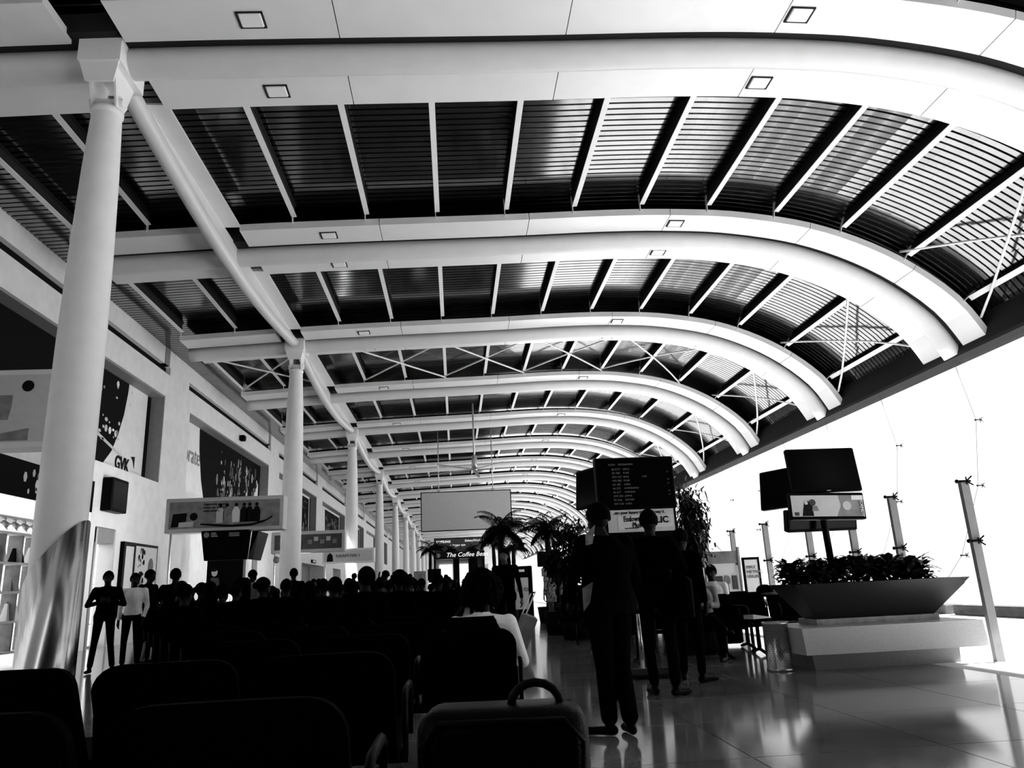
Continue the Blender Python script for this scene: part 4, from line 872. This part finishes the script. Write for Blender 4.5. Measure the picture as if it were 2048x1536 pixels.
# ---------------------------------------------------------------- right: planter with bench
YP = 8.35
sx0, sx1 = 3.76, 5.86
pl = empty('planter_bench', (0, 0, 0), label='long stone bench carrying a dark flared planter trough, at the right', cat='planter')
mb = MB(); mb.hexa([(4.0, 8.66, 0), (5.72, 8.66, 0), (5.72, 9.25, 0), (4.0, 9.25, 0), (3.97, 8.66, .22), (5.74, 8.66, .22), (5.74, 9.25, .22), (3.97, 9.25, .22)], m_stone); mb.build('plinth', pl)
mb = MB(); mb.hexa([(3.78,YP,.19),(5.88,YP,.19),(5.88,9.42,.19),(3.78,9.42,.19),(3.76,YP,.47),(5.86,YP,.47),(5.86,9.42,.47),(3.76,9.42,.47)], mat('bench_stone', .40, .45, noise=.1, nscale=90, spec=.3)); mb.build('bench_slab', pl)
mb = MB(); mb.box((4.12, 8.72, .47), (5.60, 9.2, .535), m_stone2); mb.build('metal_strip', pl)
mb = MB(); 
bz, tz = .535, .935; bo = [(4.14, 8.78), (5.58, 8.78), (5.58, 9.1), (4.14, 9.1)]; to = [(3.84, 8.52), (5.93, 8.52), (5.93, 9.28), (3.84, 9.28)]
mb.hexa([(x, y, bz) for x, y in bo]+[(x, y, tz-.06) for x, y in [(3.88, 8.56), (5.89, 8.56), (5.89, 9.24), (3.88, 9.24)]], m_trough)
P = [(x, y, bz) for x, y in bo]+[(x, y, tz) for x, y in to]+[(3.87, 8.55, tz), (5.90, 8.55, tz), (5.90, 9.25, tz), (3.87, 9.25, tz)]+[(3.90, 8.58, tz-.05), (5.87, 8.58, tz-.05), (5.87, 9.22, tz-.05), (3.90, 9.22, tz-.05)]
F = [(j+o, (j+1) % 4+o, (j+1) % 4+4+o, j+4+o) for o in (0, 4, 8) for j in range(4)]; mb.add(P, F, m_trough); mb.build('trough', pl)
mb = MB(); mb.box((3.9, 8.58, tz-.07), (5.87, 9.22, tz-.05), m_bark); mb.build('soil', pl, kind='stuff')
def leaf(mb, base, d, L, Wd, m, droop=.3):
    d = Vector(d).normalized(); s = d.cross(Vector((0,0,1))); s = s.normalized() if s.length > .01 else Vector((1,0,0)); b = Vector(base); up = s.cross(d)
    P = [b, b+d*L*.35+s*Wd*.5+up*.01, b+d*L*.35-s*Wd*.5+up*.01, b+d*L*.75+s*Wd*.36-Vector((0,0,L*droop*.4)), b+d*L*.75-s*Wd*.36-Vector((0,0,L*droop*.4)), b+d*L-Vector((0,0,L*droop))]
    mb.add(P, [(0,1,2), (1,3,4,2), (3,5,4)], m)
def plant(x, y, z, h, nl, label, group, L=.16, Wd=.085, sp=.16, m=m_leaf):
    t = empty('leafy_plant', (x, y, z), label=label, cat='plant', group=group); mb = MB(); ms = MB()
    for k in range(5): a = random.uniform(0, 6.3); r = random.uniform(.02, sp); ms.tube([(0,0,0), (r*.6*math.cos(a), r*.6*math.sin(a), h*.5), (r*math.cos(a), r*math.sin(a), h*.95)], .006, m_leafd, 5)
    for k in range(nl):
        a = random.uniform(0, 6.3); q = random.random()**.6; zz = h*q; r = sp*random.uniform(.1, 1.)
        leaf(mb, (r*math.cos(a), r*math.sin(a), zz), (math.cos(a+random.uniform(-.6,.6)), math.sin(a+random.uniform(-.6,.6)), random.uniform(-.1, .9)), L*random.uniform(.6, 1.2), Wd*random.uniform(.6, 1.2), m, random.uniform(.0, .5))
    mb.build('foliage', t, kind='stuff'); ms.build('stems', t, kind='stuff'); return t
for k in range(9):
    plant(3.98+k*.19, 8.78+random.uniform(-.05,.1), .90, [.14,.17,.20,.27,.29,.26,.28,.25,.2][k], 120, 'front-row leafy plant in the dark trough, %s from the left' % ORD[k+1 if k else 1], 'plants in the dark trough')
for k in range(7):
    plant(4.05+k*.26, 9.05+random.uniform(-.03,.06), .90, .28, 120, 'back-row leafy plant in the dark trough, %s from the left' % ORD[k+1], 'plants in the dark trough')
# ---------------------------------------------------------------- screen stands
def tv(parent, name, w_, h_, loc, rz=0., tilt=.12, d=.07):
    mb = MB(); mb.box((-w_/2, -d/2, -h_/2), (w_/2, d/2, h_/2), m_frame, bev=.012); o = mb.build(name, parent); o.location = loc; o.rotation_euler = (tilt, 0, rz)
    mb = MB(); mb.box((-w_/2+.03, -d/2-.004, -h_/2+.04), (w_/2-.03, -d/2+.001, h_/2-.03), m_screen); mb.build('display', o); return o
def screen_stand(X, Y, label, Z0=0., side='l'):
    t = empty('screen_stand', (X, Y, Z0), label=label, cat='screen stand'); return t
st = screen_stand(4.46, 8.95, 'stand of black television screens over a printed advert, rising from the trough', .9)
mb = MB(); mb.tube([(.06,0,-.02), (.02,0,1.55)], .04, m_frame, 12); mb.tube([(.09,.0,-.02), (.05,.0,.95)], .012, m_chrome, 6); mb.build('pole', st)
c = at(1645, 941, 8.8)-st.location; o = tv(st, 'screen', .88, .545, (c.x, c.y, c.z), .02, -.12)
mb = MB(); mb.box((-.02, -.041, -.262), (.03, -.0395, -.256), m_ad_lt); mb.build('maker_mark', o)
c = at(1572, 976, 9.15)-st.location; tv(st, 'side_screen', .8, .50, (c.x, c.y, c.z), math.radians(-64), -.12)
c = at(1652, 1013, 8.75)-st.location
mb = MB(); mb.box((-.46, -.05, -.16), (.46, .05, .16), m_frame, bev=.01); o = mb.build('advert_box', st); o.location = c; o.rotation_euler = (-.05, .03, 0)
mb = MB(); mb.box((-.45, -.054, -.125), (.44, -.05, .125), m_glow2 if 0 else m_ad_lt); mb.build('print', o)
mb = MB(); Y_ = -.058
poly(mb, [(-.33,-.12),(-.19,-.12),(-.20,.0),(-.24,.06),(-.29,.04)], Y_, m_print); poly(mb, disc((-.27, .035), .022, 10), Y_-.004, m_ad_lt); poly(mb, disc((-.19, .04), .04, 12), Y_, m_ad_dk); poly(mb, [(-.21,-.06),(-.12,-.06),(-.14,.0),(-.19,.0)], Y_, m_ad_md)
poly(mb, [(.10,-.125),(.44,-.125),(.44,.08),(.30,.125),(.14,.125),(.16,.0)], Y_+.002, m_ad_md); poly(mb, disc((.23, .0), .055, 9), Y_-.002, m_ad_lt); poly(mb, [(.30,.07),(.44,.07),(.44,.12),(.30,.12)], Y_-.002, m_printw); poly(mb, [(-.42,-.115),(-.37,-.115),(-.37,-.075),(-.42,-.075)], Y_-.002, m_ad_dk)
mb.build('print_detail', o, kind='stuff')
text('CANDY', (.41, -.062, .06), .055, m_printw, o, ry=PI/2)
c = at(1640, 1040, 9.15)-st.location; tv(st, 'back_screen', .90, .27, (c.x, c.y, c.z), .0, .2, .12)
mb = MB(); mb.box((-.3, .1, -.3), (.3, .14, -.26), m_frame); mb.build('bracket', st).location = (0, -.05, 1.3)
# flight board stand in the centre
st = screen_stand(2.25, 9.0, 'tall flight information board behind the two standing men, over an advert', 0)
mb = MB(); mb.box((-.3, -.3, 0), (.3, .3, .05), m_dark, bev=.01); mb.build('base_plate', st)
mb = MB(); mb.tube([(0,0,.3),(0,0,2.3)], .05, m_frame, 12); mb.build('pole', st)
a = at(1187, 919, 9.0); b = at(1351, 1017, 9.0); w_, h_ = b.x-a.x, a.z-b.z; c = (a+b)/2-st.location
mb = MB(); mb.box((-w_/2, -.08, -h_/2), (w_/2, .08, h_/2), m_frame, bev=.012); o = mb.build('flight_board', st); o.location = c
mb = MB(); mb.box((-w_/2+.03, -.084, -h_/2+.03), (w_/2-.03, -.08, h_/2-.03), m_screen); mb.build('display', o)
m_led = mat('screen_text', .06, .6, emit=.016)
rowsT = ['46 3177  DELHI', 'SG 488  PUNE', 'GW 447  BHUJ', 'WB 285  PUNE', 'SG 187  AGRA', '46 275  AHMEDABAD', '46 617  CHENNAI', 'GW 234  JAIPUR', '9C 616  INDORE', 'GW 230  AGRA']
text('FLIGHT    DESTINATION', (-w_*.34, -.09, h_*.36), .028, m_led, o)
for q, s_ in enumerate(rowsT):
    aa, bb = s_.split('  '); z = h_*.27-q*h_*.073; text(aa, (-w_*.30, -.09, z), .034, m_led, o, ext=.002); text(bb, (-w_*.155, -.09, z), .030, m_led, o, ext=.002)
    if q in (1, 3, 4, 6, 7): text(str(20+q), (w_*.40, -.09, z), .028, mat('screen_text_dim', .05, .6, emit=.004), o, ext=.002)
text('18:25', (w_*.08, -.09, h_*.12), .028, m_led, o, ext=.002)
c2 = at(1186, 975, 9.3)-st.location; tv(st, 'side_screen', .7, .5, (c2.x, c2.y, c2.z), math.radians(-66), -.08)
a = at(1212, 1019, 9.0); b = at(1348, 1063, 9.0); w_, h_ = b.x-a.x, a.z-b.z; c = (a+b)/2-st.location
mb = MB(); mb.box((-w_/2-.12, -.06, -h_/2-.3), (w_/2+.03, .06, h_/2+.03), m_frame); o = mb.build('advert_box', st); o.location = c
mb = MB(); mb.box((-w_/2, -.064, -h_/2+.01), (w_/2, -.06, h_/2-.01), m_ad_lt); mb.build('print', o)
mb = MB(); yy = -.067; mb.box((-w_/2+.12, yy-.001, -.11), (w_/2-.35, yy, .05), mat('ad_pale', .68, .4)); mb.box((w_/2-.28, yy-.001, -.09), (w_/2-.02, yy, .045), MT['ad_pale']); mb.box((w_/2-.24, yy-.003, -.045), (w_/2-.04, yy-.001, .035), m_ad_lt); mb.build('print_detail', o, kind='stuff')
text('...ate your future the smart way it.', (-w_/2+.06, -.069, .092), .054, m_print, o, ext=.002, sx=.86, bold=.0005)
text('Endowment', (-w_/2+.19, -.072, .015), .092, m_print, o, ext=.002, sx=.68, bold=.0015); text('Plus', (-w_/2+.29, -.072, -.06), .088, m_print, o, ext=.002, sx=.78, bold=.0015)
text('LIC', (w_/2-.225, -.074, -.006), .105, m_print, o, ext=.002, bold=.003); text('www.licindia.in', (-w_/2+.2, -.072, -.092), .028, m_print, o, ext=.002)
# far monitor on a post over the aisle, kiosk with an arch, and other far boards
def simple(name, label, cat, loc, parts, rz=0.):
    t = empty(name, loc, rz, label=label, cat=cat)
    for nm, fn in parts: mb = MB(); fn(mb); mb.build(nm, t)
    return t
a = at(1075, 1103, 24.); b = at(1114, 1132, 24.); W, H = b.x-a.x, a.z-b.z
simple('monitor_stand', 'black monitor cluster on a post behind the floral tunic woman', 'screen stand', (a.x, 24., 0), [('screen', lambda m: m.box((0,0,b.z), (W,.3,a.z), m_frame, bev=.02)), ('pole', lambda m: m.tube([(W/2,.15,0),(W/2,.15,b.z)], .05, m_frame, 8)), ('lower_sign', lambda m: m.box((W*.2,.05,b.z-.3), (W*.95,.25,b.z-.05), m_ad_md))])
a = at(1019, 1133, 27.); b = at(1067, 1195, 27.); W = b.x-a.x
t = simple('advert_kiosk', 'black arched advert kiosk with a pale panel lettered IES CO', 'kiosk', (a.x, 27., 0), [('frame', lambda m: (m.box((0,0,0), (.16,.4,a.z), m_frame, bev=.03), m.box((W-.16,0,0), (W,.4,a.z), m_frame, bev=.03), m.box((0,0,a.z-.4), (W,.4,a.z), m_frame, bev=.04), m.box((.1,.1,0), (W-.1,.35,a.z-.1), m_frame))), ('panel', lambda m: m.box((.16,-.01,.3), (W-.16,.09,a.z-.4), m_ad_lt)), ('top_label', lambda m: m.box((W*.3,-.02,a.z-.2), (W*.65,0,a.z-.12), m_printw))])
text('IES CO', (.22, -.03, .95), .17, m_print, t)
a = at(858, 1140, 40.); b = at(882, 1170, 40.)
simple('monitor_stand', 'small black monitor with a lit strip left of the coffee kiosk', 'screen stand', (a.x, 38., 0), [('screen', lambda m: m.box((0,0,1.55), (.66,.2,2.1), m_frame)), ('lit_strip', lambda m: m.box((.05,-.02,1.2), (.6,.15,1.45), m_glow)), ('pole', lambda m: m.tube([(.33,.1,0),(.33,.1,1.2)], .04, m_frame, 8))])
a = at(837, 1142, 40.)
simple('price_board', 'pale printed board right of the far columns', 'board', (a.x-.3, 41., 0), [('board', lambda m: m.box((0,0,.6), (.62,.1,2.1), m_ad_md)), ('print', lambda m: m.box((.08,-.01,.8), (.5,0,1.3), m_print)), ('leg', lambda m: m.box((.28,.0,0), (.34,.1,.6), m_frame))])
# advert boards at the right
a = at(1345, 1080, 12.); b = at(1384, 1195, 12.); W = b.x-a.x
t = simple('advert_stand', 'tall framed advert with a photo, right beside the second standing man', 'poster', (a.x-.15, 12., 0), [('frame', lambda m: (m.box((0,0,0), (W+.15,.12,a.z), m_frame), m.tube([(W+.19,.06,0),(W+.19,.06,a.z+.04)], .025, m_alu, 8), m.box((-.02,-.02,a.z-.02), (W+.19,.13,a.z+.03), m_alu))), ('print', lambda m: m.box((.05,-.012,.45), (W+.08,0,a.z-.1), m_ad_lt))])
mb = MB(); poly(mb, disc((W*.75, a.z-.32), .07, 12, 1.3), -.016, m_print); poly(mb, [(.06,.95),(W+.05,.95),(W+.05,1.1),(W*.6,1.2),(.06,1.3)], -.016, m_ad_dk); poly(mb, [(.06,.5),(W+.07,.5),(W+.07,.75),(.06,.75)], -.016, m_ad_dk); mb.build('print_detail', t, kind='stuff')
a = at(1409, 1104, 12.5); b = at(1483, 1185, 12.5); W = b.x-a.x
t = simple('advert_stand', 'pale wide advert counter with metal uprights behind the seated men', 'poster', (a.x, 12.5, 0), [('header', lambda m: m.box((0,0,a.z-.2), (W,.3,a.z), m_ad_md)), ('panel', lambda m: m.box((.04,.02,.3), (W-.04,.2,a.z-.2), m_white)), ('upright', lambda m: m.tube([(-.02,0,0),(-.02,0,a.z+.06)], .028, m_alu, 8)), ('upright', lambda m: m.tube([(W+.02,0,0),(W+.02,0,a.z+.06)], .028, m_alu, 8))])
mb = MB(); zz = a.z-.52; mb.box((.08,.0,zz-.12), (.26,.02,zz+.12), m_ad_dk); mb.box((W-.12,.0,zz-.1), (W-.04,.02,zz+.12), m_ad_dk); poly(mb, disc((W*.62, zz+.05), .05, 9, 1.6), .0, m_ad_md); mb.build('print_detail', t, kind='stuff')
a = at(1484, 1115, 12.6); b = at(1526, 1180, 12.6); W = b.x-a.x
t = simple('advert_stand', 'light framed poster with faint lettering left of the planter', 'poster', (a.x, 12.6, 0), [('frame', lambda m: (m.box((0,0,.2), (.03,.05,a.z), m_frame), m.box((W-.03,0,.2), (W,.05,a.z), m_frame), m.box((0,0,a.z-.04), (W,.05,a.z), m_frame), m.box((0,0,.3), (W,.05,.36), m_frame), m.box((.0,0,0), (.04,.05,.3), m_frame), m.box((W-.04,0,0), (W,.05,.3), m_frame))), ('print', lambda m: m.box((.03,.01,.36), (W-.03,.04,a.z-.04), m_white))])
text('MAX\nMETRAL\nUSUAL', (.06, 0, 1.12), .075, m_reveal, t)
# bin and queue post
t = empty('litter_bin', (3.66, 8.82, 0), label='round perforated steel litter bin left of the bench', cat='bin')
mb = MB(); mb.lathe([(.15,0),(.15,.03),(.142,.035),(.142,.50),(.15,.505),(.15,.53),(.125,.53),(.12,.42)], (0,0,0), mat('bin_steel', .5, .3, metal=1., noise=.1), 36); mb.build('body', t)
mb = MB(); 
for a_ in range(24):
    for q in range(14):
        an = a_*2*PI/24+(q % 2)*.13; x, y = .1425*math.cos(an), .1425*math.sin(an); mb.tube([(x*.99, y*.99, .12+q*.024), (x*1.012, y*1.012, .12+q*.024)], .005, m_print, 6)
mb.build('perforations', t, kind='stuff')
t = empty('barrier_post', (2.27, 9.0, 0), label='slim bright steel post with round foot beside the standing men', cat='post'); t.location = atZ(1286, 1340)
mb = MB(); mb.tube([(0,0,.01),(0,0,.66)], .03, m_chrome, 16); mb.build('tube', t); mb = MB(); mb.lathe([(.12,0),(.12,.01),(.04,.025)], (0,0,0), m_chrome, 24); mb.build('foot_plate', t)
# seats and seated men at right
seat_row(1.75, 3, 10.6, 0, 'row of three linked black seats with the bearded checked-shirt man', 'seat rows by the planter').rotation_euler = (0, 0, PI)
for o in [o for o in bpy.data.objects if o.name.startswith('seat_row')][-1:]: o.location = (3.9, 10.6, 0)
r2 = seat_row(5.2, 2, 9.75, PI, 'pair of linked black seats with metal arm edges beside the litter bin', 'seat rows by the planter'); r2.location = (4.15+.0, 10.75, 0); r2.location = (5.1, 10.95, 0)
m_chk = mat('checked_cloth', .20, .8, spec=.2, noise=.8, nscale=26, stretch=(1, 1, .3))
lo = at(1396, 1165, 10.5)
CJ = seated(lk=(-.16,.42,.52), la=(-.2,.46,.09), rk=(.02,.46,.62), ra=(-.22,.62,.42), rt=(-.28,.74,.38), lw=(-.08,.24,.72), rw=(.08,.24,.72), pelvis=(0,.05,.5), yaw=.25, pitch=-.25, chest=(0,-.05,.78), neck=(0,-.09,.97), head=(0,-.05,1.09), ls=(-.19,-.08,.91), rs=(.19,-.08,.91))
make_person('bald bearded man in a checked shirt seated at the right, legs crossed', (lo.x, 10.5, 0), math.radians(168), CJ, (m_skin, m_chk, m_jean, m_frame), 'bald', vox=.009, scale=.98, wide=1.15)
lo = at(1428, 1160, 11.6); seat_row(2.6, 3, 11.7, PI, 'row of three linked black seats behind the bearded man', 'seat rows by the planter').location = (4.7, 11.9, 0)
make_person('young man in a white tee seated behind the bearded man', (lo.x, 11.75, 0), math.radians(150), seated(), (m_skin, m_clw, m_jean, m_frame), 'short', vox=.010, scale=.95)
p = at(1440, 1285, 10.6)
t = empty('newspaper', (4.0, 10.15, .505), .3, label='folded newspaper lying on the seat left of the litter bin', cat='newspaper')
mb = MB(); mb.hexa([(-.16,-.1,0),(.16,-.06,0),(.16,.06,0),(-.16,.1,0),(-.16,-.1,.06),(.16,-.06,.012),(.16,.06,.012),(-.16,.1,.05)], m_ad_lt); mb.build('pages', t)
t = empty('sun_hat', at(1530, 1184, 11.0), .2, label='pale brimmed cap resting on the seat back left of the trough', cat='hat')
mb = MB(); mb.ball((0,0,.02), (.12,.14,.09), m_clb, 14, 8); mb.build('crown', t); mb = MB(); mb.ball((.06,-.06,-.02), (.17,.12,.025), m_clg, 14, 6); mb.build('brim', t)
t = empty('trolley_case', (at(1465, 1180, 11.9).x, 12.2, 0), 0, label='small case with a raised square handle before the pale counter', cat='suitcase')
mb = MB(); mb.box((-.17,-.1,.04), (.17,.1,.6), m_clb, bev=.03); mb.build('shell', t); mb = MB(); mb.tube([(-.05,0,.58),(-.05,0,.95),(.06,0,.95),(.06,0,.58)], .011, m_alu, 6); mb.build('pull_handle', t)
# ---------------------------------------------------------------- palms and leafy trees
def palm(u, v, Y, label, R=1.0, nf=22, seed=1):
    c = at(u, v, Y); rr = random.Random(seed); t = empty('palm_tree', (c.x, Y, 0), label=label, cat='palm', group='indoor palms')
    n = 9; lean = rr.uniform(-.06, .06); mb = MB(); mb.tube([(lean*math.sin(q/n*3), 0, c.z*q/n) for q in range(n+1)], [.11-.035*q/n+.012*(q % 2) for q in range(n+1)], m_bark, 9); mb.build('trunk', t)
    mb = MB(); mb.lathe([(.32,0),(.38,.45),(.36,.45)], (0,0,0), m_dark, 16); mb.build('pot', t)
    for k in range(nf):
        a = 2*PI*k/nf*2.4+rr.uniform(-.2,.2); el = rr.uniform(-.1, 1.45); L = R*rr.uniform(.8, 1.1); mb = MB(); pts = []; p = Vector((lean*.1, 0, c.z)); e = el
        for q in range(9): pts.append(p.copy()); p += Vector((math.cos(a)*math.cos(e), math.sin(a)*math.cos(e), math.sin(e)))*(L/8); e -= .21
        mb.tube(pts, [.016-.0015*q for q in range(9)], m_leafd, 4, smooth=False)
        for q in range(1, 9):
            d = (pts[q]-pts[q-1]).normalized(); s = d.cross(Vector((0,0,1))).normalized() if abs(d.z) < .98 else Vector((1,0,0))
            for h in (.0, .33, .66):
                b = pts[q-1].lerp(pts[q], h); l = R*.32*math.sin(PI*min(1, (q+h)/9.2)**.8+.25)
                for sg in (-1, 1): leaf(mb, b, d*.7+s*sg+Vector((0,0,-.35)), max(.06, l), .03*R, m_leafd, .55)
        mb.build('frond', t)
    return t
palm(1003, 1060, 21., 'tall palm in the middle beside the walking woman head', 1.0, 28, 1)
palm(1092, 1062, 23., 'second tall palm, right of centre over the black monitor cluster', 1.0, 26, 2)
palm(861, 1100, 44., 'leftmost small palm, left of the coffee kiosk', 1.0, 18, 3)
palm(900, 1100, 52.3, 'small palm behind the left half of the coffee kiosk', .6, 16, 4)
palm(944, 1098, 52.3, 'small palm behind the right half of the coffee kiosk', .6, 16, 5)
palm(986, 1088, 36., 'palm just right of the coffee kiosk sign', .8, 18, 6)
palm(1027, 1095, 34., 'palm left above the arched black kiosk', .9, 18, 7)
def tree(u0, u1, v0, v1, Y, label, n=1400, L=.12, Wd=.04, m=m_leaf, droop=.7, D=.8, seed=5):
    rr = random.Random(seed); a = at(u0, v0, Y); b = at(u1, v1, Y); cx, cz = (a.x+b.x)/2, (a.z+b.z)/2; rx, rz = (b.x-a.x)/2, (a.z-b.z)/2
    t = empty('leafy_tree', (cx, Y, 0), label=label, cat='tree'); mb = MB(); mt = MB(); clusters = []
    for k in range(26):
        th = rr.uniform(0, 2*PI); ph = math.acos(rr.uniform(-1, 1)); q = rr.uniform(.35, .85); clusters.append(Vector((rx*q*math.sin(ph)*math.cos(th), D*q*math.sin(ph)*math.sin(th), cz+rz*q*math.cos(ph))))
    for c in clusters: mt.tube([(0,0,max(.4, cz-rz)), (c.x*.4, c.y*.4, (c.z+cz-rz)/2+.2), c], [.02, .012, .005], m_bark, 5)
    mt.tube([(0,0,.3), (.02,0,cz)], [.05, .03], m_bark, 8); mt.build('trunk', t)
    for k in range(n):
        c = clusters[k % 26]; p = c+Vector((rr.gauss(0, rx*.22), rr.gauss(0, D*.22), rr.gauss(0, rz*.17)))
        leaf(mb, p, (rr.uniform(-1,1), rr.uniform(-1,1), rr.uniform(-.9,.3)), L*rr.uniform(.6,1.2), Wd*rr.uniform(.7,1.2), m, droop*rr.random())
    mb.build('foliage', t, kind='stuff'); mb = MB(); mb.lathe([(.28,0),(.34,.5),(.32,.5)], (0,0,0), m_dark, 16); mb.build('pot', t); return t
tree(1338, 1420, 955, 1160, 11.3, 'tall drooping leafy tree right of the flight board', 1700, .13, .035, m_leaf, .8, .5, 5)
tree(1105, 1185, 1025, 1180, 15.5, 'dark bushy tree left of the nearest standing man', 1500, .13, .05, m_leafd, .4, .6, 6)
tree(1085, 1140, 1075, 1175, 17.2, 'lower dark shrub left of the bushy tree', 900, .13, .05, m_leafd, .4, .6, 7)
